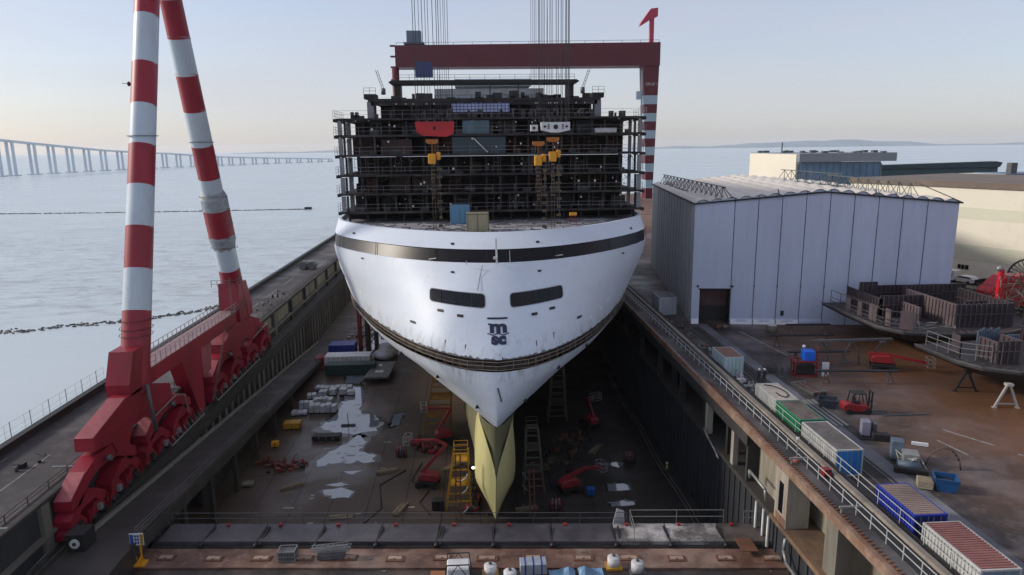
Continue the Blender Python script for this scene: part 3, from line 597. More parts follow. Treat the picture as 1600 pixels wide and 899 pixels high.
for sx in(-1,1):
    mb=MB(); N=16
    for d in D3:
        base=min(1.95,.88*(d+.45)**.62)-.55*max(0,1-d/.6); base=max(base,0)
        zt=-10.3+6.2*min(1,base/1.92)**.7; zb=-15.35
        for k in range(N+1):
            u=k/N; z=zb+(zt-zb)*u; low=min(1,max(0,(z-zb)/3.6))**.6
            mb.v.append((XC(z)+sx*(base*low*(1+.24*math.sin(math.pi*u**.8)**1.2)+.02),73.25+d,z))
    n=N+1
    for i in range(len(D3)-1):
        for k in range(N): mb.f.append((i*n+k,i*n+k+1,(i+1)*n+k+1,(i+1)*n+k)); mb.mi.append(0); mb.sm.add(len(mb.f)-1)
    mb.build('bulbous_bow',ypaint,ship)
# patches lying on the hull: windows, ports, vents, emblem
def hull_patch(name,cx,cz,wx,hz,m_,slope=0.,r=.3,off=.06,nx=10,nz=4,parent=ship,frame=None):
    mb=MB(); P=[]
    r=min(r,hz/2*.98,wx/2*.98)
    for q,(sx,sz) in enumerate(((1,1),(-1,1),(-1,-1),(1,-1))):
        for k in range(5):
            t=math.pi/2*(q+k/4); P.append((sx*(wx/2-r)+r*math.cos(t),sz*(hz/2-r)+r*math.sin(t)))
    # split in vertical strips so that the patch follows the curve
    xs_=[-wx/2+wx*k/nx for k in range(nx+1)]
    def zr_(x):
        e=wx/2-abs(x); 
        return hz/2 if e>=r else hz/2-r+math.sqrt(max(0,r*r-(r-e)**2))
    pr=None
    for x in sorted(set(xs_+[-wx/2+r*.08,-wx/2+r*.3,-wx/2+r*.6,wx/2-r*.6,wx/2-r*.3,wx/2-r*.08])):
        h=zr_(x); colm=[]
        for j in range(nz+1):
            z=cz+slope*x-h+2*h*j/nz; X=cx+x; colm.append((X,hullY(X,z)-off,z))
        if pr:
            for j in range(nz): mb.quad(pr[j],colm[j],colm[j+1],pr[j+1])
        pr=colm
    return mb.build(name,m_,parent,smooth=True)
for sx,cx in((-1,-2.2),(1,7.25)):
    hull_patch('bow_window_frame',cx,9.8,6.66,1.46,mat('window_rim',(.30,.33,.37),.5,.1,1.),slope=-.038*(-sx) if sx<0 else .038,r=.4,nx=16,off=.03)
    hull_patch('bow_window',cx,9.8,6.5,1.32,glassd,slope=-.038*(-sx) if sx<0 else .038,r=.34,nx=16)
for cx,sl in((-2.2,-.038),(7.25,.038)):
    mb=MB()
    for q in(-1.9,-.2,1.7): x=cx+q; mb.bar((x,hullY(x,9.2)-.09,9.2+sl*q),(x,hullY(x,10.4)-.09,10.4+sl*q),.06)
    mb.bar((cx-3.0,hullY(cx-3.0,9.45)-.09,9.45-sl*3),(cx,hullY(cx,9.45)-.12,9.45),.05); mb.bar((cx,hullY(cx,9.45)-.12,9.45),(cx+3.0,hullY(cx+3.0,9.45)-.09,9.45+sl*3),.05)
    mb.build('window_mullions',mat('mullion_dark',(.03,.035,.045),.5,.2,1.),ship)
def sp(x,z,w=.45,h=.22,name='vent_port',m_=darkm): hull_patch(name,x,z,w,h,m_,r=.08,off=.07,nx=2,nz=2)
for x,z in((-2.69,15.48),(7.8,15.52),(-14.97,12.7),(-2.7,12.45),(7.76,12.4),(20.2,12.7),(-16.65,15.58),(22.28,15.55)): sp(x,z)
for x,z in((-4.15,8.42),(-1.82,8.15),(6.74,8.15),(8.99,8.4),(-7.61,6.56),(12.6,6.6)): sp(x,z,.75,.28)
hull_patch('draught_bar',2.4,8.06,2.35,.17,mat('navy_paint',(.012,.018,.05),.4,.1,1.),r=.08,off=.07)
ca=MB()
for (x,z) in((-14.5,6.2),(-13.2,5.8),(-16,7.4),(16.3,6.3),(17.6,7.0),(14.4,5.9),(-10.4,5.4)):
    hull_patch('anchor_pocket',x,z,.5,.4,mat('port_ring',(.8,.8,.8),.3,.05,1.),r=.2,off=.05,nx=4,nz=2)
pb=MB()
for (x,z) in((-9.6,1.6),(-4.7,.7),(9.6,1.6),(-.1,-1.6),(5.5,-1.7),(-13.6,2.2),(13.9,2.4)):
    y=hullY(x,z); pb.prism([(x-.22,z-.25),(x+.22,z-.25),(x+.05,z+.3)],y-.22,y+.05,'y')
split_build(pb,'hull_bracket',darkm,ship)
for (x,z) in((-3.6,5.2),(-1.3,5.1),(6.7,5.2),(8.9,5.6)):
    y=hullY(x,z); MB().bar((x,y-.15,z-.45),(x+.05,hullY(x,z+.5)-.15,z+.45),.09).build('lifting_lug',steel,ship)
MB().bar((2.2,hullY(2.2,1)-.1,1.3),(2.6,hullY(2.6,-.3)-.1,-.3),.16).build('stem_bar',steel,ship)
# emblem: m over a wave, sc beneath
def emblem():
    navy=MATS['navy_paint']
    def put(mesh,name,x0,z0,sx,sz):
        mb=MB()
        me=mesh
        for v in me.vertices: 
            X=x0+v.co.x*sx; Z=z0+v.co.y*sz; mb.v.append((X,hullY(X,Z)-.09,Z))
        for p_ in me.polygons: mb.f.append(tuple(p_.vertices)); mb.mi.append(0)
        mb.build(name,navy,ship)
    def txt(s,off):
        cu=bpy.data.curves.new('t','FONT'); cu.body=s; cu.size=1; cu.offset=off; cu.space_character=1.04; cu.resolution_u=4
        ob=bpy.data.objects.new('t',cu); COL.objects.link(ob); dg=bpy.context.evaluated_depsgraph_get(); me=bpy.data.meshes.new_from_object(ob.evaluated_get(dg)); bpy.data.objects.remove(ob); 
        mx=min(v.co.x for v in me.vertices); Mx=max(v.co.x for v in me.vertices); my=min(v.co.y for v in me.vertices); My=max(v.co.y for v in me.vertices)
        for v in me.vertices: v.co.x=(v.co.x-mx)/(Mx-mx); v.co.y=(v.co.y-my)/(My-my)
        return me
    put(txt('sc',.075),'emblem_letters',1.62,5.68,1.68,.80)
    put(txt('m',.05),'emblem_letter_m',1.5,6.72,1.92,.86)
    mb=MB()
    N_=24; P=[]
    for k in range(N_+1):
        u=k/N_; X=1.22+2.4*u; Z=6.62+.07*math.cos(u*math.pi*4)
        P.append((X,Z))
    for (a,b) in zip(P,P[1:]):
        mb.quad(*[(x,hullY(x,z)-.1,z) for x,z in((a[0],a[1]-.05),(b[0],b[1]-.05),(b[0],b[1]+.05),(a[0],a[1]+.05))])
    for x in(1.3,): mb.quad(*[(x_,hullY(x_,z_)-.1,z_) for x_,z_ in((1.32,7.45),(1.7,7.45),(1.7,7.6),(1.32,7.6))])
    mb.build('emblem_wave',navy,ship)
emblem()
# bow mast on band, small aerials
MB().bar((2.6,81.3,13.5),(2.6,82.6,16.2),.22).bar((2.2,81.4,14.1),(2.7,81.4,14.1),.3).build('jackstaff',white,ship)
MB().bar((-5.6,84.0,13.7),(-4.7,83.4,13.9),.1).bar((9.9,84.0,13.8),(10.9,84.2,13.9),.1).bar((-1.,81.5,13.3),(-1.,81.3,13.8),.08).bar((4.2,81.6,13.2),(4.2,82.1,14.9),.06).build('aerials',white,ship)
MB().path([(0.9,81.2,13.3),(0.55,80.3,12.0),(0.25,78.9,10.7)],.03,4).build('hanging_cable',darkm,ship)
# bow deck
X0_=-20.05
ys=85.7; P=[(XC(16)-max(0,halfw(16.65,d)-.3),ys+d+.35) for d in (27,20,16,12,9,6.5,4.5,3,1.8,.8,.2,0)]+[(XC(16)+max(0,halfw(16.65,d)-.3),ys+d+.35) for d in (.2,.8,1.8,3,4.5,6.5,9,12,16,20,27)]
mb=MB(); mb.prism(P,15.7,16.05,'z'); 
dk=mb.build('bow_deck',mat('bow_deck',(.36,.36,.39),.5,.4,.6,dirt=(.55,.56,.6),dirt_amt=.7,dscale=.25,wet=.3),ship)
gr=MB()
cmx=MB()
for k in range(17): x=X0_+1.2+k*2.73; cmx.cb(x,106.6,16.05,.28,.28,1.25)
split_build(cmx,'column',darkm,ship)
for k in range(12):
    y=88+k*1.6; w=max(0,halfw(16.65,y-86.3)-.9); x=XC(16)-w
    while x<XC(16)+w:
        L_=random.uniform(.8,3.2); 
        if random.random()<.6: gr.box(x,min(x+L_,XC(16)+w),y+random.uniform(-.15,.15),y+.18,16.05,16.11)
        x+=L_+random.uniform(.2,.8)
for k in range(70):
    y=random.uniform(88,104); w=max(0.1,halfw(16.65,y-86.3)-1.2); x=XC(16)+random.uniform(-w,w); gr.box(x,x+.14,y,y+random.uniform(.6,1.6),16.05,16.10)
tag(gr.build('deck_stiffeners',darkm,dk),kind='stuff')
# superstructure
X0,X1,YF=-20.05,25.95,105.3
LV=[17.7,20.43,23.2,26.13,29.02,31.4]
dmat=mat('deck_edge_steel',(0.0156,0.0144,0.0162),.65,.5,.6,dirt=(.10,.08,.07),dirt_amt=.5,dscale=.3)
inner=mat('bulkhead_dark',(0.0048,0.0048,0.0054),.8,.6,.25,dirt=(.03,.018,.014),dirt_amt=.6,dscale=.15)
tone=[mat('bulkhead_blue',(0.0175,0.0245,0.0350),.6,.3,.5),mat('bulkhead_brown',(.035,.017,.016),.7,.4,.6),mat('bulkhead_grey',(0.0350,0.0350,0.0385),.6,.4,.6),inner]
palec=mat('pale_column',(0.2400,0.2560,0.2800),.6,.25,.8)
for li,z in enumerate(LV):
    th=.3; dck=MB().box(X0+(.15 if li%2 else 0),X1-(.15 if li%2 else 0),YF,YF+95,z-th,z)
    # ragged side balconies
    for s,xe in((-1,X0),(1,X1)):
        for k in range(2): dck.box(min(xe,xe+s*.35),max(xe,xe+s*.35),YF+.5+k*5,YF+3+k*5,z-.5,z-.05)
    d_=dck.build('deck',dmat,ship)
    rl=MB(); railing(rl,[(X0+.1,YF+.1,z),(X1-.1,YF+.1,z)],1.1,3.2,.022,(1.,.5)); railing(rl,[(X0-.3,YF+.3,z),(X0-.3,YF+9,z)],1.2,1.6,.025,(1.,.66,.33)); railing(rl,[(X1+.3,YF+.3,z),(X1+.3,YF+9,z)],1.2,1.6,.025,(1.,.66,.33))
    rl.build('deck_railing',mat('deck_railing',(.26,.26,.27),.6,.3,2.),d_)
    if li==len(LV)-1: break
    zt=LV[li+1]-.42
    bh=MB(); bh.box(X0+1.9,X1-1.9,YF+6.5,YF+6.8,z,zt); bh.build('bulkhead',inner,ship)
    cm=MB()
    for k in range(20):
        x=X0+1.2+k*(X1-X0-2.4)/19+random.uniform(-.3,.3); cm.cb(x,YF+random.choice([.9,1.2,2.5]),z,.3,.3,zt-z)
    split_build(cm,'column',dmat,ship)
    ce=MB()
    for s,xe in((1,X0),(-1,X1)):
        for k,yy in((0,.5),(1,3.8),(2,7.2),(3,11)): ce.cb(xe+s*(.6+.8*(k%2)),YF+yy,z,.45 if k else .6,.35,zt-z)
    split_build(ce,'end_column',palec,ship)
    for q in range(3): pass
    # partition walls, hanging clutter
    pw=[MB() for _ in range(4)]
    x=X0+1.9
    while x<X1-4:
        w=random.uniform(1.2,4.2); t=random.random()
        if t<.55: j=random.choice([0,1,2,3,3,3]); pw[j].box(x,min(x+w,X1-2),YF+random.uniform(2.2,5.5),YF+6.2,z,zt if random.random()<.6 else z+random.uniform(.8,2.))
        x+=w+random.uniform(.2,1.8)
    for j in range(4):
        split_build(pw[j],'partition',tone[j],ship)
    cl=MB()
    for k in range(60):
        x=random.uniform(X0+1,X1-1); cl.bar((x,YF+random.uniform(1,4),zt-random.uniform(0,.3)),(x+random.uniform(-1.4,1.4),YF+random.uniform(1,4),zt-random.uniform(.1,1.)),.05)
    for k in range(14):
        x=random.uniform(X0+2,X1-2); cl.box(x,x+random.uniform(.3,1.6),YF+.6,YF+1.6,z,z+random.uniform(.2,.9))
    tag(cl.build('site_clutter',tone[2],ship),kind='stuff')
    sf=MB()
    for k in range(9):
        x=random.uniform(X0+2,X1-4); w=random.uniform(.8,2.6); y=YF+random.uniform(.5,1.6)
        for q in(x,x+w): sf.bar((q,y,z),(q,y,zt),.05)
        for h in(.5,1.,1.6): sf.bar((x,y,z+h),(x+w,y,z+h+random.uniform(-.1,.1)),.04)
        if k%3==0: sf.bar((x,y,z),(x+w,y,zt),.04)
    tag(sf.build('deck_scaffold',rust if li%2 else steel,ship),kind='stuff')
    wl_=MB()
    for k in range(13):
        x=random.uniform(X0+2,X1-2); s=random.uniform(.08,.26); zz=z+random.uniform(.5,2.1); wl_.box(x,x+s,YF+.3,YF+.36,zz,zz+s*1.2)
    split_build(wl_,'notice_sheet',white,ship)
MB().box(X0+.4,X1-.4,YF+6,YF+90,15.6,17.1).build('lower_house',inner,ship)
# coloured panels seen on the upper levels
MB().box(-1.4,2.6,YF+.4,YF+.7,29.05,31.0).build('blue_grey_panel',mat('panel_blue_grey',(.09,.15,.19),.6,.3,.6),ship)
MB().box(-3.0,5.0,YF+.5,YF+.8,26.15,28.6).build('slate_panel',mat('panel_slate',(.04,.065,.08),.6,.3,.6),ship)
MB().bar((.2,YF+.3,28.4),(2.3,YF+.3,26.3),.16).build('brace',white,ship)
MB().box(-13.5,-9.,YF+.7,YF+1,26.15,28.3).build('red_brown_panel',tone[1],ship)
MB().box(18.5,21.8,YF+.6,YF+2.5,29.05,29.7).build('white_stack',white,ship)
MB().box(-7.5,-5.8,YF+.4,YF+1.2,29.05,30.8).build('grey_stack',steel,ship)
# upper tiers
MB().box(-15.6,19.9,109,150,34.0,34.4).build('upper_deck',dmat,ship)
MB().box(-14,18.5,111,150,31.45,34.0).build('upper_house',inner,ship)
MB().box(-15.2,19.4,109.2,109.6,33.4,34.0).build('fascia',dmat,ship)
cm=MB()
for k in range(13): x=-14.6+k*2.75; cm.cb(x,109.6,31.4,.28,.28,2.7)
split_build(cm,'column',dmat,ship)
for xe in(-15.3,19.5):
    w_=MB(); w_.box(xe-.5,xe+.5,109.2,111.2,31.4,34.0); w_.build('stair_tower',palec,ship)
    w_=MB(); w_.box(xe-.9,xe+.9,109,112,34.4,35.1); railing(w_,[(xe-.9,109,35.1),(xe+.9,109,35.1)],.9,.9,.03); w_.build('wing_platform',dmat,ship)
wing=MB(); wing.prism([(-12.6,36.9),(-12.9,37.15),(-12.4,37.45),(16.7,37.45),(17.2,37.2),(16.8,36.9)],113,117,'y'); wing.build('bridge_wing_roof',darkm,ship)
rl=MB(); railing(rl,[(-12,113.2,37.45),(16.4,113.2,37.45)],.8,2.4,.03); rl.build('roof_railing',darkm,ship)
for x in(-11.6,15.9): MB().box(x-.5,x+.5,114,116.5,34.4,36.9).build('roof_pier',darkm,ship)
cm=MB()
for x in(-3,3.0,7.5): cm.cb(x,113.6,34.4,.16,.16,2.5)
split_build(cm,'roof_post',darkm,ship)
gl=mat('pale_glazing',(.75,.85,.95),.25,.2,.5)
MB().box(-6,12,118,124,34.4,36.5).build('glass_house',gl,ship)
rl=MB(); railing(rl,[(-6,117.9,34.4),(12,117.9,34.4)],1.1,2.,.04,(1.,.5)); rl.build('glass_house_railing',steel,ship)
MB().box(-2.8,10.4,124,130,37.45,38.6).build('plant_house',mat('plant_house',(.36,.42,.50),.6,.3,.8),ship)
sb=MB(); sb.box(-3,5.8,108.6,110.9,32.25,33.6); sb_o=sb.build('atrium_window',mat('atrium_glass',(.5,.58,.8),.3,.2,.8),ship)
g_=MB()
for k in range(16): x=-2.9+k*.57; g_.box(x,x+.08,108.5,108.6,32.25,33.6)
for z in(32.25,32.7,33.15,33.55): g_.box(-3,5.8,108.48,108.6,z,z+.07)
g_.build('mullions',blued,sb_o)
MB().box(-4.5,6.2,107.5,109,31.45,32.0).build('pink_brown_stack',tone[1],ship)
ucl=MB()
for k in range(60):
    x=random.uniform(X0+1,X1-1); h=random.uniform(.3,1.4); ucl.box(x,x+random.uniform(.1,.9),106,106.8,31.4,31.4+h)
for k in range(26):
    x=random.uniform(-14,18); ucl.box(x,x+random.uniform(.3,1.5),112,113,34.4,34.4+random.uniform(.3,1.3))
tag(ucl.build('roof_clutter',tone[2],ship),kind='stuff')
g_=MB()
for k in range(22):
    x=random.uniform(-14,18); g_.box(x,x+.16,108.9,109,33.5,33.7)
split_build(g_,'work_lamp',white,ship)
# small derricks on upper deck
for s,x in((-1,-13.4),(1,17.3)):
    t=thing('deck_derrick',('small lattice derrick leaning outward on the left of the upper deck','small lattice derrick leaning outward on the right of the upper deck')[s>0],'derrick',(x,110.5,35.1),'derricks on the upper deck')
    MB().tube((0,0,0),(0,0,.9),.35,n=8).build('pedestal',steel,t)
    j=MB(); 
    for q in(-.15,.15): j.bar((q,0,.8),(q+s*(1.0 if s>0 else .9),0,3.6),.07)
    for k in range(6): f0=k/6; f1=(k+.5)/6; j.bar((-.15+s*f0,0,.8+2.8*f0),(.15+s*f1,0,.8+2.8*f1),.05)
    j.build('jib',steel,t)
# containers on the bow deck
t=thing('deck_container','weathered cream container standing in the middle of the bow deck','container',(.5,91.6,16.05))
MB().box(-1.5,1.5,0,2.6,0,2.4).build('body',mat('cream_container',(.34,.31,.20),.6,.25,.8,dirt=(.15,.12,.07),dirt_amt=.5,dscale=.5,streak=True),t,bevel=.05)
MB().box(-.05,.05,-.03,0,.1,2.3).box(-1.45,-1.38,-.04,0,0,2.4).box(1.38,1.45,-.04,0,0,2.4).box(-1.5,1.5,-.04,0,2.28,2.4).build('door_bars',concl,t)
t=thing('deck_container','pale blue double-door container on the bow deck behind the cream one','container',(-2.0,101.5,16.05))
MB().box(-1.45,1.45,0,2.4,0,2.7).build('body',mat('sky_blue',(.10,.24,.38),.5,.2,1.,streak=True),t,bevel=.04)
MB().box(-.04,.04,-.03,0,.1,2.6).box(-1.4,-1.34,-.03,0,.05,2.65).box(.7,.74,-.03,0,.1,2.6).build('door_bars',steelb,t)
t=thing('deck_rig','small yellow and red work rig at the right of the bow deck','machine',(14.2,98.5,16.05))
mb=MB(); 
for q in(-.5,.5): mb.bar((q,0,0),(q*.4,0,1.6),.08)
for z in(.4,.8,1.2): mb.bar((-.6,0,z),(.6,0,z),.06)
mb.build('frame',redp,t); MB().box(-.5,.5,-.3,.3,1.3,1.7).build('head',hookyel,t)
# ================================================================== GANTRY CRANE (near, striped A-frame)
cr=thing('gantry_crane','huge near gantry crane with red and white striped leaning legs on the left ledge','crane',(-37.6,92,-7.4),world=True)
def kz(z): return 27-.964*(27-z)
XL=-37.6
def leg(ybot,zbot,ytop,ztop,r0,r1,bounds,first_red):
    a=Vector((XL,ybot,zbot)); b=Vector((XL,ytop,ztop)); zs=[zbot]+[kz(q) for q in bounds]+[ztop]; zs=sorted(set(zs))
    mb=MB(); redf=first_red
    for i,(z0,z1) in enumerate(zip(zs,zs[1:])):
        f0=(z0-zbot)/(ztop-zbot); f1=(z1-zbot)/(ztop-zbot); mb.cur=0 if redf else 1
        mb.tube(a.lerp(b,f0),a.lerp(b,f1),r0+(r1-r0)*f0,r0+(r1-r0)*f1,n=28,cap=False); redf=not redf
    return mb.build('leg',[red,crwhite],cr)
ZT=58
# leg 1: (72.8,2.6) -> slope; leg 2: (109,2.7)->(95.2,45.8)
y1t=74.0+ (ZT-3)*(13.6/41.6)*1.0
leg(74.2,1.0,74.2+(ZT-1)*.3225,ZT,1.50,1.28,[8.99,13.63,18.34,23.01,27.65,32.31,37.23,42.94,47.5,52.],True)
l2=leg(109.2,1.0,109.2-(ZT-1)*.318,ZT,1.62,1.25,[8.7,13.74,18.37,23.05,27.8,32.54,37.26,41.85,46.5,51.],True)
def on2(z): return Vector((XL,109.2-(z-1)*.318,z))
def on1(z): return Vector((XL,74.2+(z-1)*.3225,z))
mb=MB(); sleeve=mat('sleeve_sheet',(.30,.33,.36),.5,.35,1.2,metal=.2)
mb.tube(on2(12.6),on2(14.2),1.6,1.98,n=8,cap=False); mb.tube(on2(14.2),on2(14.75),1.98,n=8,cap=False); mb.cur=1; mb.tube(on2(14.75),on2(18.7),1.98,n=8,cap=False); mb.cur=0; mb.tube(on2(18.7),on2(20.4),1.98,n=8,cap=False); mb.tube(on2(20.4),on2(21.4),1.98,1.5,n=8,cap=False)
sl_=mb.build('leg_sleeve',[sleeve,red],cr)
mb=MB()
for z in(12.7,14.2,16.5,18.7,20.5):
    for k in range(8):
        t0=2*math.pi*k/8; t1=2*math.pi*(k+1)/8; c=on2(z); mb.bar(c+Vector((math.cos(t0)*2.02,math.sin(t0)*2.02,0)),c+Vector((math.cos(t1)*2.02,math.sin(t1)*2.02,0)),.06)
mb.build('sleeve_frame',steel,sl_)
mb=MB()
for c,rr_ in((on1(kz(28.8)),1.6),(on2(kz(28.2)),1.6)):
    for k in range(16):
        t0=2*math.pi*k/16; t1=2*math.pi*(k+1)/16; mb.bar(c+Vector((math.cos(t0)*rr_,math.sin(t0)*rr_,0)),c+Vector((math.cos(t1)*rr_,math.sin(t1)*rr_,0)),.08)
mb.build('leg_hoop',steel,cr)
for fn,bs,ra in((on1,[8.99,13.63,18.34,23.01,27.65,32.31,37.23,42.94],1.47),(on2,[8.7,23.05,27.8,32.54,37.26,41.85],1.52)):
    for q in bs: c=fn(kz(q)); mb=MB(); mb.tube(c-Vector((0,0,.07)),c+Vector((0,0,.07)),ra-.0035*q+.03,n=28); mb.build('flange_ring',mat('grimy_pink',(.30,.22,.23),.6,.3,1.),cr)
mb=MB(); c=on1(kz(34.9)); mb.bar(c+Vector((-1.3,0,0)),c+Vector((-2.5,0,.1)),.06); mb.blob(c+Vector((-1.6,-.3,0)),.22,.22,.28); mb.build('warning_lamp',darkm,cr)
# leg foot blocks
mb=MB(); mb.prism([(71.2,1.7),(71.1,3.0),(72.6,6.2),(75.5,6.2),(75.8,3.3),(75.8,1.7)],XL-1.3,XL+1.2); mb.build('leg_foot',red,cr)
mb=MB(); mb.prism([(105.2,1.2),(105.2,3.0),(105.8,7.0),(109.2,7.0),(111.2,3.0),(111.2,1.2)],XL-1.6,XL+1.5); mb.build('leg_foot',red,cr)
# sill beam
mb=MB(); mb.prism([(76.0,1.5),(106,1.2),(106,2.9),(76.0,3.2)],XL-1.0,XL+1.1); sill=mb.build('sill_beam',red,cr)
rl=MB(); railing(rl,[(XL+1.05,76.4,3.2),(XL+1.05,105.6,2.95)],1.2,1.3,.04,(1.,.5)); railing(rl,[(XL-1.5,76.4,3.2),(XL-1.5,105.6,2.95)],1.2,1.3,.04,(1.,.5)); rl.build('sill_railing',mat('pink_grey_rail',(.34,.24,.24),.6,.2,2.),sill)
MB().prism([(76.2,3.205),(105.8,2.915),(105.8,2.96),(76.2,3.25)],XL-1.55,XL+1.05).build('walkway',mat('walkway_pink',(.30,.20,.21),.6,.3,1.),sill)
MB().prism([(84.6,1.45),(90.8,1.38),(90.3,-7.0),(88.6,-7.0)],XL-.9,XL+.9).build('centre_strut',red,cr)
MB().prism([(90.9,1.3),(94.6,1.3),(93.6,-2.6),(90.9,-2.6)],XL-.5,XL+.9).build('cable_cabinet',redtop,cr)
lad=MB(); 
for q in(-.3,.3): lad.bar((XL+1.5,92.0+q,-6.4),(XL+1.5,98.6+q,2),.06)
for k in range(12): f0=k/12; lad.bar((XL+1.5,91.7+6.6*f0,-6.4+8.4*f0),(XL+1.5,92.3+6.6*f0,-6.4+8.4*f0),.05)
lad.build('ladder',steel,cr)
lad=MB()
for q in(-.3,.3): lad.bar((XL+1.3,102.2+q,3),(XL+1.3,102.6+q,8.6),.06)
for k in range(10): lad.bar((XL+1.3,102,3.2+k*.53),(XL+1.3,102.9,3.2+k*.53),.05)
railing(lad,[(XL-1.7,103.4,7.0),(XL+1.8,103.4,7.0),(XL+1.8,106.5,7.0)],1.,1.,.04); railing(lad,[(XL+1.7,101,3.0),(XL+1.7,108.5,3.0)],1.1,1.,.035)
lad.build('access_ladder',steel,cr)
rg=MB()
for z in(7.2,7.9,8.8):
    c=on1(z)
    for k in range(10):
        t0=2*math.pi*k/10; t1=2*math.pi*(k+1)/10; rg.bar(c+Vector((math.cos(t0)*1.75,math.sin(t0)*1.75,0)),c+Vector((math.cos(t1)*1.75,math.sin(t1)*1.75,0)),.05)
rg.build('foot_hoops',darkm,cr)
# balancers and bogies
def bogie_set(yc,near):
    k_=.92 if near else .94
    x0,x1=-38.35,-36.55
    T=2.0 if near else 1.2
    Y=lambda v: yc+v*k_
    mb=MB(); mb.prism([(Y(-9.7),T-2.9),(Y(-9.6),T-1.6),(Y(-2.4),T),(Y(2.4),T),(Y(8.6),T-1.9),(Y(8.8),T-3.6),(Y(2.6),T-4.0),(Y(1.6),T-3.4),(Y(-1.6),T-3.4),(Y(-3.0),T-4.9),(Y(-5.4),T-4.9),(Y(-6.2),T-3.4)],x0+.1,x1+.15); mb.build('main_balancer',red,cr)
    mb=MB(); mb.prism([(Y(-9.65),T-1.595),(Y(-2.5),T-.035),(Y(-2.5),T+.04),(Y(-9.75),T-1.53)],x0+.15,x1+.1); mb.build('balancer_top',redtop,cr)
    mb=MB(); mb.box(x1+.15,x1+.27,Y(-8.4),Y(8),T-2.6,T-2.5); mb.build('weld_rib',red,cr)
    for s_ in(-1,1):
        c=Y(s_*7.9); w=6.6*k_
        mb=MB(); mb.prism([(c-w,-4.6),(c-w,-3.7),(c-w*.55,-2.2),(c-w*.2,-1.5),(c+w*.2,-1.5),(c+w*.55,-2.2),(c+w,-3.7),(c+w,-4.6),(c+w*.78,-4.7),(c+w*.5,-3.4),(c+w*.2,-2.9),(c-w*.2,-2.9),(c-w*.5,-3.4),(c-w*.78,-4.7)],x0+.2,x1+.0); mb.build('balancer',red,cr)
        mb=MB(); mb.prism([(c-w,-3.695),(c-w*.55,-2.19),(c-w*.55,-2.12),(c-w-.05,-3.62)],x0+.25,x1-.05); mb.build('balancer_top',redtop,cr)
        MB().tube((x1+.25,c,-2.3),(x1+.7,c,-2.3),.3,n=12).build('pivot_pin',steel,cr)
        for q in(-1,1):
            c2=c+q*w*.58; w2=3.25*k_
            mb=MB(); mb.prism([(c2-w2,-6.1),(c2-w2,-5.4),(c2-w2*.45,-4.3),(c2-.35,-3.9),(c2+.35,-3.9),(c2+w2*.45,-4.3),(c2+w2,-5.4),(c2+w2,-6.1),(c2+w2*.7,-6.1),(c2+w2*.4,-5.2),(c2-w2*.4,-5.2),(c2-w2*.7,-6.1)],x0+.2,x1+.0); mb.build('yoke',red,cr)
            for e in(-1,1):
                c3=c2+e*w2*.56; h_=1.55*k_
                bg_=MB(); bg_.prism([(c3-h_,-7.2),(c3-h_,-6.6),(c3-.5,-5.7),(c3+.5,-5.7),(c3+h_,-6.6),(c3+h_,-7.2),(c3+.5,-6.9),(c3-.5,-6.9)],x0+.3,x1-.15); o=bg_.build('bogie',red,cr)
                wh=MB()
                for g in(-.9,.9): wh.tube((x0+.35,c3+g*k_,-7.08),(x1+.05,c3+g*k_,-7.12),.33,n=12)
                split_build(wh,'wheel',darkm,o)
                MB().box(x1-.12,x1+.2,c3-.25,c3+.25,-6.7,-6.1).build('motor',darkm if (q*e>0) else galv,o)
                MB().bar((x1+.1,c3+h_-.1,-7.2),(x1+.1,c3+h_-.1,-5.6),.12).build('bumper_post',red,o)
    a,b=((78.2,88.2) if near else (93.2,112.5))
    mb=MB(); mb.bar((x1+.5,a,-7.0),(x1+.5,b,-7.0),.16,.14)
    n=9
    for k in range(n+1): y=a+(b-a)*k/n; mb.bar((x1+.5,y,-7.0),(x1+.1,y,-6.2),.06)
    mb.build('bogie_walkway',galv,cr)
    p0,p1,p2,p3=(x1+.6,Y(2.8),T-3.9),(x1+.6,Y(8.8),T-3.5),(x1+.45,Y(11.8),-2.4),(x1+.45,Y(12.4),-5.0)
    MB().bar(p0,p1,.12).bar(p1,p2,.12).bar(p2,p3,.12).build('cable_tray',galv,cr)
bogie_set(72.3,True); bogie_set(107.0,False)
MB().tube((XL+1.75,73.6,2.2),(XL+1.75,74.4,-3.6),.2,n=8).build('festoon_pipe',steel,cr)
# crane head and girder, above the frame
mb=MB(); mb.prism([(88.5,56),(95.5,56),(99.5,66),(84.5,66)],XL-3,XL+3); mb.build('leg_head',red,cr)
mb=MB(); mb.box(-52,112,84,98.5,66,78); gd=mb.build('girder',red,cr)
mb=MB(); mb.box(100,108,84,98.5,-0,66); mb.build('far_leg',red,cr)
MB().box(-9,-1,88,95,64.4,65.9).build('hoist_trolley',steel,cr)
MB().box(6.5,15.5,88,95,64.4,65.9).build('hoist_trolley',steel,cr)
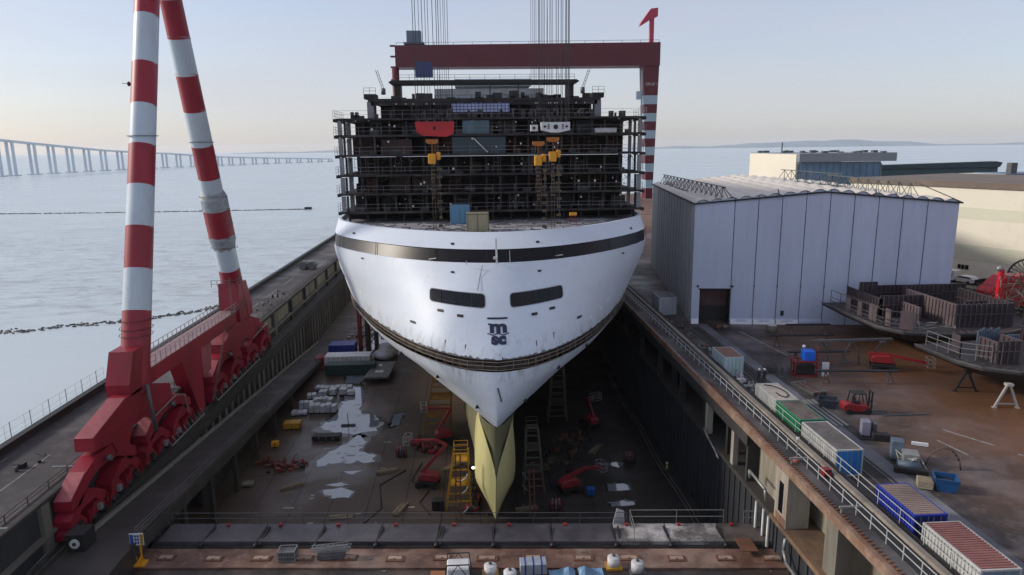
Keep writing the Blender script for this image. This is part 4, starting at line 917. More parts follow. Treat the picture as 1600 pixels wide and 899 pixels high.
# hoist blocks with ropes; ropes reach the trolleys
rope=mat('wire_rope',(.04,.04,.042),.6,.2,1.)
def hoist(label,xc,ropes,zblk,col,w,kind):
    t=thing('lifting_block',label,'lifting block',(xc,91.2,zblk),'lifting blocks over the bow',world=True)
    mb=MB()
    if kind=='red': mb.prism([(xc-w/2,zblk+1.4),(xc+w/2,zblk+1.4),(xc+w/2-.1,zblk-.1),(xc+w*.3,zblk-.5),(xc-w*.3,zblk-.35),(xc-w/2+.25,zblk+.1)],90.6,92.0,'y')
    else: mb.prism([(xc-w/2,zblk+1.1),(xc+w/2,zblk+1.1),(xc+w/2,zblk+.1),(xc+w*.15,zblk-.2),(xc-w*.15,zblk-.2),(xc-w/2,zblk+.1)],90.6,92.0,'y')
    bo=mb.build('block_body',col,t)
    if kind!='red':
        mb=MB(); mb.tube((xc,90.6,zblk+.5),(xc,90.52,zblk+.5),.3,n=14)
        for q in(-1,1):
            mb.tube((xc+q*w*.38,90.6,zblk+.55),(xc+q*w*.38,90.52,zblk+.55),.16,n=10)
            for k in range(3): mb.box(xc+q*w*.25-.12,xc+q*w*.25+.12,90.54,90.6,zblk+.28+k*.22,zblk+.40+k*.22)
        mb.build('block_marks',darkm,bo)
    else:
        mb=MB(); mb.tube((xc,90.6,zblk+.6),(xc,90.52,zblk+.6),.22,n=12); mb.build('block_marks',darkm,bo)
    rp=MB()
    for x in ropes: rp.bar((x,91.2+random.uniform(-.5,.5),zblk+(1.3 if kind=='red' else 1.)),(x+random.uniform(-.15,.15),91.2+random.uniform(-1,1),64.5),random.choice([.05,.06,.075]))
    for k in range(5): x=xc-w*.4+k*w*.2; rp.box(x-.12,x+.12,90.9,91.5,zblk+1.2,zblk+1.9)
    rp.build('hoist_ropes',rope,t)
    return t
rnd=random.Random(5)
hoist('broad red lifting block hanging on many ropes over the left of the bow',-4.75,[-7.0,-6.75,-6.3,-5.9,-5.2,-4.6,-4.2,-3.9,-3.6,-3.3,-3.05,-2.8,-5.5],28.9,mat('block_red',(.42,.015,.02),.5,.3,.8),5.0,'red')
hoist('white lifting block with dark round marks over the right of the bow',10.75,[8.6,8.75,9.0,9.2,9.35,9.6,9.8,10.0,10.25,10.4,10.9,11.1,11.5,11.7,12.0,12.2,12.35,12.55],29.0,white,3.7,'white')
t=thing('lifting_block','small grey white block left of the big white lifting block','lifting block',(8.0,91.6,29.0),'lifting blocks over the bow',world=True)
MB().box(7.6,8.5,91.2,92.2,29.0,29.8).build('block_body',white,t); mb=MB(); mb.tube((8.0,91.2,29.4),(8.0,91.1,29.4),.18,n=10); mb.build('block_marks',darkm,t)
mb=MB(); 
for x in(7.7,7.95,8.15,8.35): mb.bar((x,91.7,29.8),(x+.02,91.7,64.5),.045)
mb.build('hoist_ropes',rope,t)
def hooks(label,xc,zt,n_,hang):
    t=thing('hook_unit',label,'hook',(xc,91.0,zt-3),'yellow hook units on the lifting blocks',world=True)
    if n_==2 or True:
        MB().prism([(xc-.75,zt),(xc+.75,zt),(xc+.8,zt-.35),(xc+.45,zt-.6),(xc-.45,zt-.6),(xc-.8,zt-.35)],90.7,91.3,'y').build('cross_head',mat('hook_orange',(.40,.13,.02),.6,.3,1.5),t)
    mb=MB(); mb.bar((xc,91,zt-.5),(xc,91,zt-1.9),.22); mb.bar((xc+.35,91,zt-.5),(xc+.35,91,zt-1.7),.1); mb.build('shank',rust,t)
    MB().box(xc-.55,xc+.42,90.5,91.4,zt-3.1,zt-1.8).build('hook_weight',hookyel,t,bevel=.1)
    MB().box(xc+.5,xc+1.0,91,91.9,zt-2.6,zt-1.6).build('side_weight',hookyel,t,bevel=.1)
    mb=MB(); mb.bar((xc,91,zt+.0),(xc,91,zt+1.4),.12)
    mb.build('upper_link',darkm,t)
    mb=MB()
    for x in(xc-.2,xc+.15): mb.bar((x,91,zt-3.1),(x+.05,91,hang),.07)
    for k in range(9): z=zt-3.4-k*.5; s=random.uniform(.1,.35); mb.box(xc-s,xc+s,90.8,91.1,z-.12,z+.12)
    for k in range(14): z=zt-4-k*.75; 
    mb.bar((xc-.35,91.3,zt-4),(xc+.5,91.3,zt-7),.06); mb.bar((xc+.8,91.3,zt-3.5),(xc+.9,91.3,hang+1.5),.1)
    for k in range(8): z=zt-3.6-k*1.05; mb.box(xc+.7-random.uniform(0,.3),xc+1.0+random.uniform(0,.2),91.1,91.5,z-.3,z)
    mb.build('hanging_slings',mat('tackle',(.07,.055,.04),.6,.5,2.,dirt=(.22,.13,.03),dirt_amt=.6,dscale=1.2),t)
    return t
hooks('yellow hook unit hanging under the red lifting block',-5.15,28.1,2,16.3)
hooks('left yellow hook unit under the small grey white block',8.55,27.7,2,19.0)
hooks('right yellow hook unit under the white lifting block',10.45,28.2,2,16.3)
# ================================================================== FAR GANTRY
fg=thing('gantry_crane','distant gantry crane with dark red beam and striped right leg behind the ship','crane',(29,360,0),world=True)
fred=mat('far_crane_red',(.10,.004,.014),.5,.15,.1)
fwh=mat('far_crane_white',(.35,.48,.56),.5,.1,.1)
MB().prism([(-36.7,66.0),(94.6,66.2),(94.6,77.4),(-36.7,76.3)],356,368,'y').build('beam',fred,fg)
mb=MB(); 
def fleg(zs,cols):
    for (z0,z1),c in zip(zip(zs,zs[1:]),cols):
        def hw_(z): f=(66.2-z)/66.2; return (86.6+2.9*f,94.5-1.7*f)
        a,b=hw_(z0),hw_(z1); mb.cur=c; i=len(mb.v)
        for (xx,z) in((a,z0),(b,z1)):
            for x,y in((xx[0],357),(xx[1],357),(xx[1],366),(xx[0],366)): mb.v.append((x,y,z))
        for k in range(4): mb.f.append((i+k,i+(k+1)%4,i+4+(k+1)%4,i+4+k)); mb.mi.append(c)
fleg([66.2,51.9,47.6,43.2,39.1,34.7,30.6,26.4,22.2,18,13.8,9.6,5.4,0],[0,1]*6+[0]); mb.build('striped_leg',[fred,fwh],fg)
MB().box(86.0,86.5,358,359,30,64).cb(84.6,358,50,2.2,2,4).build('lift_shaft',fwh,fg)
pl=MB()
for z in(60,66,71,76): pl.box(-39.2,-36.7,357,360,z,z+.6)
pl.tube((-37,358,0),(-37,358,66),1.8,n=12); pl.build('tube_leg',fred,fg)
lt=MB(); lt.box(89.8,91.8,359,361,77.4,90); lt.prism([(92,90),(97,92.5),(97,89),(92,87)],358,361,'y') if False else lt.prism([(84.5,85.2),(90,88.5),(93.5,90),(93.5,94),(90,93.6),(85,86.8)],358.5,361.5,'y'); lt.build('top_jib',mat('far_jib_red',(.45,.03,.08),.5,.1,.1),fg)
MB().box(-31.,-24,358,364,77.9,83.4).box(-32.5,-22.5,357,365,77.2,77.9).box(-29,-26,359,363,76.2,77.2).build('machine_house',steelb,fg)
MB().box(-26.5,-18.5,355.5,356,61.0,66.5).box(-27.2,-19.5,355.7,357.5,61.2,68.5).build('blue_trolley',mat('trolley_blue',(.02,.04,.15),.5,.2,.1),fg)
rl=MB(); railing(rl,[(-36,357,76.4),(94,357,77.4)],1.2,9,.1,(1.,)); rl.build('beam_railing',fred,fg)
cu=bpy.data.curves.new('t','FONT'); cu.body='GRUE 1'; cu.size=1.9; ob=bpy.data.objects.new('t',cu); COL.objects.link(ob); dg=bpy.context.evaluated_depsgraph_get(); me=bpy.data.meshes.new_from_object(ob.evaluated_get(dg)); bpy.data.objects.remove(ob)
mb=MB(); mb.v=[(87.7+v.co.x,356.9,56.8+v.co.y) for v in me.vertices]; mb.f=[tuple(p.vertices) for p in me.polygons]; mb.mi=[0]*len(mb.f); mb.build('leg_lettering',white,fg)
# ================================================================== BRIDGE, BREAKWATER
br=thing('road_bridge','long pale bridge on twin piers crossing the hazy estuary on the left','bridge',(-600,1300,SEA),world=True)
bm_=mat('bridge_concrete',(.55,.62,.68),.8,.1,.02)  # concrete paled to blue grey, distance haze put into the colour
BP=[(-1010,700,47),(-830,930,45.5)]
import itertools
BPTS=[(-718.0, 1064.4, 51.1), (-719.3, 1106.7, 48.4), (-719.5, 1140.3, 46.4), (-718.6, 1193.6, 43.2), (-716.3, 1241.2, 40.3), (-712.6, 1289.1, 37.2), (-707.8, 1335.1, 34.3), (-701.8, 1380.8, 31.2), (-694.2, 1427.9, 28.9), (-685.8, 1472.3, 26.8), (-675.4, 1519.7, 24.6), (-665.2, 1560.3, 23.8), (-653.4, 1603.5, 21.2), (-640.0, 1647.3, 18.4), (-625.1, 1691.6, 15.7), (-609.4, 1734.2, 13.2), (-595.4, 1768.9, 12.0), (-579.5, 1805.7, 10.6), (-561.3, 1844.6, 9.2), (-542.9, 1881.4, 7.7), (-523.1, 1917.9, 6.4), (-503.3, 1952.2, 5.3), (-482.3, 1986.1, 4.1), (-460.1, 2019.5, 2.9), (-438.2, 2050.5, 1.7), (-415.2, 2080.8, 0.6)]
mb=MB()
for a,b in zip(BPTS,BPTS[1:]): mb.bar((a[0],a[1],a[2]-1.4),(b[0],b[1],b[2]-1.4),12,2.8)
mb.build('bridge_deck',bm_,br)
for i,(x,y,z) in enumerate(BPTS):
    if i==0: continue
    d=Vector((BPTS[i][0]-BPTS[i-1][0],BPTS[i][1]-BPTS[i-1][1],0)).normalized()
    mb=MB()
    for s in(-1,1): mb.box(x+s*4.3-1.6,x+s*4.3+1.6,y-1.6,y+1.6,SEA,z-2.8)
    mb.box(x-8,x+8,y-7,y+7,SEA-.4,SEA+1.6); mb.build('pier',bm_,br)
rk=mat('wet_rock',(.10,.10,.10),.8,.4,.3)
def rocks(name,label,P,w,h,cat,seed,dens=1,size=1.):
    rr_=random.Random(seed); mb=MB()
    for a,b in zip(P,P[1:]):
        L_=math.hypot(b[0]-a[0],b[1]-a[1]); n=max(2,int(L_*dens/(w*.45)))
        for k in range(n):
            f0=k/n; c=(a[0]+(b[0]-a[0])*f0+rr_.uniform(-w,w)*.35,a[1]+(b[1]-a[1])*f0+(rr_.uniform(-w,w)*.5 if dens==1 else rr_.gauss(0,.32)*w+.5*math.sin((a[0]+(b[0]-a[0])*f0)*.35)),SEA)
            mb.blob(c,size*w*rr_.uniform(.3,.9),size*w*rr_.uniform(.25,.7),h*rr_.uniform(.4,1.1),6,4,.2)
    o=mb.build(name,rk); tag(o,label,cat) if cat else tag(o,kind='stuff'); return o
rocks('breakwater','long thin dark rock breakwater far out across the pale water',[(-330,428),(-274,426),(-216,423),(-158,425),(-101,426)],1.9,.5,'breakwater',3)
BK=MB(); BK.cb(-100,426,SEA,4,2,1.4); BK.build('breakwater_marker',darkm).__setitem__('label','small dark marker at the right tip of the far breakwater'); bpy.data.objects['breakwater_marker']['category']='marker'
tag(rocks('shore_rocks','', [(-120,134),(-95.9,140.4),(-91.6,141.5),(-82.2,145.2),(-70.9,149.1),(-62.7,156),(-56,166),(-53,200)],2.8,.28,None,4,dens=7,size=.22),None,None)
# ================================================================== RIGHT YARD
def fabric(name,col):
    return mat(name,col,.55,.08,.4,dirt=tuple(c*.8 for c in col),dirt_amt=.4,dscale=.15,streak=True,bump=.1)
sh=thing('boat_shed','tall pale fabric shed with a scalloped white roof beside the dock','shed',(34.6,106.7,YZ)); sh.rotation_euler.z=R(-8.1)
SW,SD,SHH=39.3,58,19.2
fab=fabric('shed_fabric',(.50,.56,.72)); fabs=fabric('shed_side',(.52,.53,.54))
def roofz(x): return SHH+1.75*(1-abs(x-SW/2)/(SW/2))
seams=[6.1+3.58*k for k in range(9)]
edges=[0]+seams+[SW]
for a,b in zip(edges,edges[1:]):
    mb=MB(); zb=5.7 if a==0 else 0
    def fr_(x,z,a=a,b=b):
        u=(x-a)/(b-a); return -.10*math.sin(math.pi*u)*(1 if z<SHH-3 else .4)
    xs_=lerp(a+.05,b-.05,6); zs_=lerp(zb,1,1)[:1]+[z for z in(.5,.9,3,8,13,17)if z>zb]
    col_=[]
    for x in xs_:
        top=roofz(x)+.5*abs(math.sin(math.pi*x/2.18))**.7; col_.append([(x,fr_(x,z)-(.22 if z<.7 and zb==0 and 5<a<17 else 0),z) for z in zs_]+[(x,0,top)])
    for p,q in zip(col_,col_[1:]):
        for k in range(len(p)-1): mb.quad(p[k],q[k],q[k+1],p[k+1])
    mb.build('front_panel',fab,sh)
mb=MB()
for x in seams: mb.box(x-.05,x+.05,-.06,.02,.1,roofz(x)-2.6); mb.box(x-.1,x+.1,-.12,.0,6.0,6.3)
mb.build('seam_posts',mat('seam_grey',(.10,.12,.17),.6,.3,1.),sh)
mb=MB()
for x in(.9,6.3): mb.box(x-.15,x+.15,-.35,-.05,6.0,6.25)
mb.box(14.0,14.5,-.14,-.08,1.4,2.2); split_build(mb,'wall_fixture',darkm,sh)
mb=MB(); mb.box(0,1.25,-.05,.1,0,5.72); mb.build('door_jamb_panel',fab,sh)
mb=MB(); mb.box(1.25,6.0,1.5,1.6,2.6,5.6); mb.build('roller_door',mat('roller_door',(.07,.03,.035),.6,.3,1.),sh)
MB().box(1.25,6.0,1.8,1.9,0,2.6).box(1.25,1.35,0,1.6,0,5.6).box(5.9,6.0,0,1.6,0,5.6).box(1.1,6.1,-.1,.1,5.55,5.75).build('door_recess',darkm,sh)
mb=MB(); mb.box(0,.05,.02,SD,0,SHH-.05); mb.build('side_wall',fabs,sh)
mb=MB()
for k in range(14): y=k*3.5+.8; mb.box(-.12,.0,y,y+.12,0,SHH)
mb.build('side_ribs',mat('rib_grey',(.38,.39,.40),.6,.2,1.),sh)
MB().box(SW-.05,SW,.02,SD,0,SHH-.05).box(0.05,SW-.05,SD-.05,SD,0,SHH).build('rear_walls',fabs,sh)
# roof of arched fabric strips
rf=MB(); nx=120; ny=30; g=[]
for j in range(ny+1):
    y=SD*j/ny
    for i in range(nx+1):
        x=SW*i/nx; g.append((x,y-.25 if j==0 else y,roofz(x)+.55*abs(math.sin(math.pi*x/2.18))**.7*(.75+.25*math.cos(y*.9))+.02))
rf.v=g
for j in range(ny):
    for i in range(nx): a=j*(nx+1)+i; rf.f.append((a,a+1,a+nx+2,a+nx+1)); rf.mi.append(0); rf.sm.add(len(rf.f)-1)
rf.build('roof',fabric('roof_fabric',(.68,.63,.56)),sh)
mb=MB(); mb.bar((-.2,-.2,SHH),(SW/2,-.2,roofz(SW/2)),.22); mb.bar((SW/2,-.2,roofz(SW/2)),(SW+.4,-.2,SHH),.22); mb.bar((-.15,0,SHH),(-.15,SD,SHH),.25); mb.build('eaves_beam',darkm,sh)
def truss(a,b,h,w,n,name='roof_truss'):
    mb=MB(); a=Vector(a); b=Vector(b); d=(b-a).normalized(); s=Vector((-d.y,d.x,0))*w/2; up_=Vector((0,0,h))
    for p in(-s,s): mb.bar(a+p,b+p,.13)
    mb.bar(a+up_,b+up_,.15)
    for k in range(n):
        p0=a.lerp(b,k/n); p1=a.lerp(b,(k+1)/n); pm=a.lerp(b,(k+.5)/n)+up_
        for s_ in(-s,s): mb.bar(p0+s_,pm,.085); mb.bar(p1+s_,pm,.085)
        mb.bar(p0-s,p0+s,.08)
    return mb
tm_=mat('truss_steel',(.09,.11,.12),.5,.3,1.)
truss((4.6,.5,SHH+.5),(1.6,SD-6,SHH+.5),2.0,1.3,15).build('roof_truss',tm_,sh)
truss((SW-5.6,2,SHH+.7),(SW-12,22,SHH+1.2),2.2,1.4,9).build('roof_truss',tm_,sh)
truss((SW-10,20,SHH+1.4),(SW-15,40,SHH+1.6),2.2,1.6,8).build('roof_truss',tm_,sh)
mb=MB(); mb.bar((SW+.3,-.1,SHH+.1),(SW-5.2,2,SHH+2.8),.14); mb.bar((SW+.3,-.1,SHH+.1),(SW-3,1,SHH+.5),.12); mb.bar((6.2,-.1,SHH+.3),(4.4,1,SHH+2.5),.12)
for x in(12.6,27.0): mb.bar((x,-.3,roofz(x)),(x-.2,-.2,roofz(x)+1.1),.14); mb.cb(x,-.3,roofz(x)-.15,.4,.3,.4)
mb.build('roof_braces',tm_,sh)
cur=MB()
for k in range(1,4):
    a,b=seams[k-1]+.1,seams[k]-.1; cur.prism([(-.45,0),(.02,0),(.02,.75),(-.2,.7)],a,b)
cur.cur=0; cur.prism([(-.45,0),(.02,0),(.02,.75),(-.2,.7)],.05,1.2); cur.build('skirt',fabric('skirt_fabric',(.78,.8,.86)),sh)
# office building
creamw=mat('cream_cladding',(.72,.69,.58),.6,.06,.05)
of=thing('office_building','cream office block with a big dark window under a flat overhanging roof','office',(86,210,YZ),world=True)
k_=1.044
MB().box(98.9,104,209.9,246,YZ,23.9).build('cream_wall',creamw,of)
MB().box(99.2,126,209.6,235,YZ,20.9).build('front_wall',mat('office_grey',(.16,.19,.22),.5,.1,.3),of)
MB().box(99.0,129.5,208.0,209.5,21.6,24.15).box(99.2,129.5,209.5,246,22.5,24.15).build('roof_slab',mat('office_fascia',(.22,.26,.30),.5,.1,.3),of)
w_=MB().box(100,125.4,209.3,209.6,8,21.5).build('window',mat('office_glass',(.10,.20,.33),.25,.3,.1),of)
mb=MB()
for k in range(13): mb.box(100+k*2.1,100.12+k*2.1,209.2,209.3,10,21)
mb.box(100,125.4,209.2,209.3,15,15.12); mb.build('mullions',steelb,w_)
mb=MB()
for k in range(22): x=100+random.uniform(0,26); y=random.uniform(208,243); z=24.2; mb.box(x,x+random.uniform(.5,2),y,y+1.5,z-.05,z+random.uniform(.2,.8))
mb.bar((101,225,24),(101,225,27.6),.3); mb.build('roof_plant',steel,of)
# long hall with dark roof behind
lh=thing('long_hall','long low hall with dark teal parapet roof behind the office','hall',(160,270,YZ),world=True)
MB().box(160,212,272,320,YZ,17).build('roof_block',mat('teal_roof',(.05,.09,.10),.6,.2,.1),lh)
MB().prism([(160,17),(212,17),(213,18.8),(210.5,19.3),(160,18.3)],271,275,'y').build('parapet',mat('teal_dark',(.03,.055,.065),.6,.2,.1),lh)
MB().box(128,215,235,271.8,YZ,13.7).build('front_block',mat('hall_grey',(.12,.14,.15),.7,.2,.1),lh)
mb=MB()
for k in range(9): x=134+k*8.3; mb.box(x,x+5,240,244,13.7,14.3)
mb.build('rooflights',galv,lh)
wb=thing('small_block','small blue grey block with a white end wall at the far right','building',(162,208,YZ),world=True)
MB().box(165,185,208,222,YZ,17.2).build('blue_wall',mat('blue_grey_wall',(.13,.19,.26),.6,.15,.1),wb); MB().box(160,164.9,208,222,YZ,17.0).build('white_end',creamw,wb); MB().box(168,170,210,212,17.2,20.5).box(177,178,210,212,17.2,19).build('chimney',steel,wb)
# large cream hall at right
bh=thing('cream_hall','large cream banded industrial hall behind the shed at the right edge','hall',(100.2,144,YZ)); bh.rotation_euler.z=math.atan2(-16,7)
def hallm():
    M=mat('hall_cream',(.78,.75,.62),.6,.05,.05,dirt=(.62,.6,.5),dirt_amt=.3,dscale=.04)
    return M
LX=95
MB().box(-22,LX,0,40,0,18.9).build('wall',hallm(),bh)
MB().box(-22.4,LX+.4,-.35,40,18.9,20.1).build('roof_edge',mat('brown_roof',(.16,.125,.10),.7,.2,.2),bh)
tint_=mat('hall_band',(.62,.63,.50),.6,.05,.05)
MB().box(-22,LX,-.04,0,12.6,14.9).box(-22,LX,-.04,0,4.0,7.2).build('cladding_band',tint_,bh)
for x in(-2.2,1.6,5.3):
    f_=MB().box(x,x+2.2,-.1,-.02,2.0,2.9).build('window',glassd,bh)
    mb=MB(); 
    for q in(.7,1.45): mb.box(x+q,x+q+.08,-.14,-.1,2.,2.9)
    mb.build('frame',white,f_)
# parked vehicles on the raised deck at the right
pk=thing('parking_deck','low dark concrete deck with open bays beside the shed corner','parking deck',(88,118,YZ)); pk.rotation_euler.z=R(-68)
MB().box(-6,22,0,9,2.15,2.55).build('slab',concl,pk)
mb=MB()
for k in range(8): mb.box(-5.8+k*3.6,-5.2+k*3.6,.1,.5,0,2.15); mb.box(-5.8+k*3.6,-5.2+k*3.6,7,7.4,0,2.15)
mb.build('pillars',conc,pk); MB().box(-6,22,8.2,8.5,0,2.15).build('back_wall',concw,pk)
def car(label,x,y,rz,col,name,van=False):
    t=thing(name,label,'van' if van else 'car',(x,y,YZ+2.58)); t.rotation_euler.z=rz
    L_,w,h=(5.2,1.95,2.2) if van else (4.3,1.8,1.45)
    prof=[(-L_/2,.35),(L_/2,.35),(L_/2,.8),(L_/2-.15,.95),(L_/2-1.1,1.05),(L_/2-1.9,h),(-L_/2+.5,h),(-L_/2+.05,1.0)] if not van else [(-L_/2,.35),(L_/2,.35),(L_/2,.9),(L_/2-.9,1.2),(L_/2-1.5,h),(-L_/2+.1,h)]
    MB().prism(prof,-w/2,w/2,'y').build('body',col,t,bevel=.06)
    g=MB()
    for s in(-1,1):
        yy=s*(w/2+.01); P=[(L_/2-1.25,1.1),(L_/2-1.95,h-.12),(-L_/2+.7,h-.12),(-L_/2+.4,1.05)]
        g.prism(P,min(yy,yy-s*.02),max(yy,yy-s*.02),'y')
    g.prism([(L_/2-1.12,1.08),(L_/2-1.86,h-.05),(L_/2-1.80,h-.05),(L_/2-1.04,1.08)],-w/2+.12,w/2-.12,'y'); g.build('windows',glassd,t)
    for sx in(-1,1):
        for sy in(-1,1): MB().tube((sx*L_*.31,sy*(w/2-.2),.32),(sx*L_*.31,sy*(w/2+.02),.32),.32,n=14).build('wheel',black,t)
car('white van parked on the concrete deck beside the cream hall',89.0,124.5,R(110),white,'parked_van',True)
car('white car parked on the concrete deck between van and dark car',90.5,121,R(110),white,'parked_car')
car('dark car parked on the concrete deck near the spoked reel',92.4,117.8,R(110),darkm,'parked_car')
car('grey car parked on the concrete deck at the shed corner',87.6,128,R(110),steel,'parked_car')
rl_=thing('cable_reel','large dark spoked reel standing in front of the cream hall at the right edge','reel',(103.5,121.6,YZ)); rl_.rotation_euler.z=R(-35)
for y0 in(-.4,.4):
    mb=MB(); NN=28
    for k in range(NN):
        t0=2*math.pi*k/NN; t1=2*math.pi*(k+1)/NN
        mb.bar((3.3*math.cos(t0),y0,3.4+3.3*math.sin(t0)),(3.3*math.cos(t1),y0,3.4+3.3*math.sin(t1)),.22); mb.bar((.5*math.cos(t0),y0,3.4+.5*math.sin(t0)),(3.3*math.cos(t0),y0,3.4+3.3*math.sin(t0)),.13)
    mb.build('rim',mat('reel_olive',(.05,.055,.04),.6,.3,1.),rl_)
MB().tube((0,-.6,3.4),(0,.6,3.4),.8,n=16).build('hub',darkm,rl_)
mb=MB()
for s in(-1,1): mb.bar((s*2,-.9,0),(0,-.7,3.4),.2); mb.bar((s*2,.9,0),(0,.7,3.4),.2)
mb.build('cradle',steel,rl_)
# containers along the quay
def corr(name,col,m_=None): return mat(name,col,.55,.2,.6,dirt=tuple(c*.45 for c in col),dirt_amt=.45,dscale=.35,streak=True)
def container(label,x0,x1,y0,y1,z0,h,side,end,roof,rib=True,doors=True):
    t=thing('container',label,'container',((x0+x1)/2,(y0+y1)/2,z0),'containers along the right quay',world=True)
    # corrugated long walls
    for (x,s) in((x0,-1),(x1,1)):
        P=[(x-s*.09,y0+.1)]; y=y0+.1; k=0
        while y<y1-.1:
            q=.05 if k%2 else 0; ye=min(y+.16,y1-.1); P+=[(x-s*q,y),(x-s*q,ye)]; y=ye; k+=1
        P.append((x-s*.09,y1-.1)); MB().prism(P,z0+.15,z0+h-.12,'z').build('side_wall',side,t)
    mb=MB(); mb.box(x0+.05,x1-.05,y0+.02,y0+.08,z0+.15,z0+h-.12); mb.box(x0+.05,x1-.05,y1-.08,y1-.02,z0+.15,z0+h-.12); split_build(mb,'end_wall',end,t); e_=MB().box(x0+.15,x1-.15,y0-.005,y0+.018,z0+.2,z0+h-.2).build('door',end,t)
    mb=MB()
    for q in(.2,.42,.58,.8): mb.box(x0+(x1-x0)*q-.02,x0+(x1-x0)*q+.02,y0-.03,y0+.02,z0+.15,z0+h-.15)
    mb.build('lock_bars',galv,e_)
    mb=MB()
    for x in(x0,x1-.14):
        for y in(y0,y1-.14): mb.box(x,x+.14,y,y+.14,z0,z0+h)
        mb.box(x,x+.14,y0+.14,y1-.14,z0,z0+.15); mb.box(x,x+.14,y0+.14,y1-.14,z0+h-.13,z0+h-.005)
    for y in(y0,y1-.14): mb.box(x0+.14,x1-.14,y,y+.14,z0,z0+.15); mb.box(x0+.14,x1-.14,y,y+.14,z0+h-.13,z0+h-.005)
    mb.build('frame',side,t)
    mb=MB(); y=y0+.1; k=0
    while y<y1-.1:
        ye=min(y+.13,y1-.1); mb.box(x0+.1,x1-.1,y,ye,z0+h-.12,z0+h-.03+(.035 if k%2 and rib else 0)); y=ye; k+=1
    mb.build('roof',roof,t); return t
taupe=mat('taupe_roof',(0.1840,0.1520,0.1320),.7,.45,.8,dirt=(.06,.05,.045),dirt_amt=.75,dscale=.3)
HC=2.45
cw=corr('cont_white',(.42,.43,.42)); 
container('pale blue white container with a rust brown roof, farthest of the row on the quay',30.55,33.0,80.4,84.9,YZ,HC,corr('cont_pale_blue',(.40,.52,.55)),MATS['cont_pale_blue'],mat('brown_roof_c',(.27,.15,.11),.7,.3,.8))
c2=container('white cabin container with a dark hose lying on its pale roof',30.55,33.0,65.6,70.8,YZ,HC,cw,cw,mat('pale_roof',(.42,.38,.34),.7,.25,.5,dirt=(.25,.21,.19),dirt_amt=.5),rib=False)
hz=YZ+HC+.03; tag(MB().path([(31.2,70.2,hz),(31.9,69.9,hz),(32.4,69.0,hz),(32.6,67.9,hz),(32.4,66.8,hz),(31.9,66.3,hz),(31.5,66.8,hz),(31.5,67.8,hz)],.05,6).build('hose',black),'dark looping hose lying on the white cabin roof','hose')
container('green sided container with a long stained taupe roof next to the white cabin',30.55,33.0,60.3,65.4,YZ,HC,corr('cont_green',(.015,.20,.09)),MATS['cont_green'],taupe)
container('container with white ribbed side, bright blue end and dark grey stained roof',30.55,33.0,53.6,59.9,YZ,HC,cw,corr('cont_blue_end',(.01,.16,.46)),mat('grey_roof_c',(.10,.09,.085),.6,.45,.6,dirt=(.22,.20,.18),dirt_amt=.7,dscale=.25,wet=.2),rib=False)
container('deep blue container with a striped pinkish beige roof',30.55,33.0,42.9,47.6,YZ,HC,corr('cont_deep_blue',(.012,.03,.30)),mat('cont_navy_end',(.01,.015,.12),.5,.2,1.),mat('beige_roof_c',(0.2890,0.2210,0.1870),.7,.35,.7,dirt=(.10,.08,.07),dirt_amt=.7,dscale=.35))
container('container with red brown ribbed roof and white lattice side at the bottom edge',30.55,33.2,36.4,42.0,YZ,HC,cw,corr('cont_grey_blue',(.16,.22,.28)),mat('red_roof_c',(0.2640,0.1120,0.1000),.6,.2,.8,dirt=(.16,.07,.06),dirt_amt=.5))
container('white blue cabin with a small dark window beside the side wall of the shed',31.0,34.0,112.6,117.2,YZ,3.0,mat('cabin_pale',(.42,.46,.52),.6,.15,1.),MATS['cabin_pale'],steel,rib=False)
MB().box(32.6,33.4,112.5,112.56,YZ+1.3,YZ+2.1)
for (x0,y0,x1,y1,w) in((46.4,62.5,48.8,58.5,.22),(44.2,60.2,44.9,56.8,.2),(49.5,56.6,52.0,53.4,.18),(40.5,101,42.2,88,.25)):
    mb=MB(); dx,dy=x1-x0,y1-y0; L_=math.hypot(dx,dy); nx_,ny_=-dy/L_*w/2,dx/L_*w/2; mb.quad((x0-nx_,y0-ny_,YZ+.006),(x0+nx_,y0+ny_,YZ+.006),(x1+nx_,y1+ny_,YZ+.006),(x1-nx_,y1-ny_,YZ+.006)); struct(mb.build('road_marking',mk))
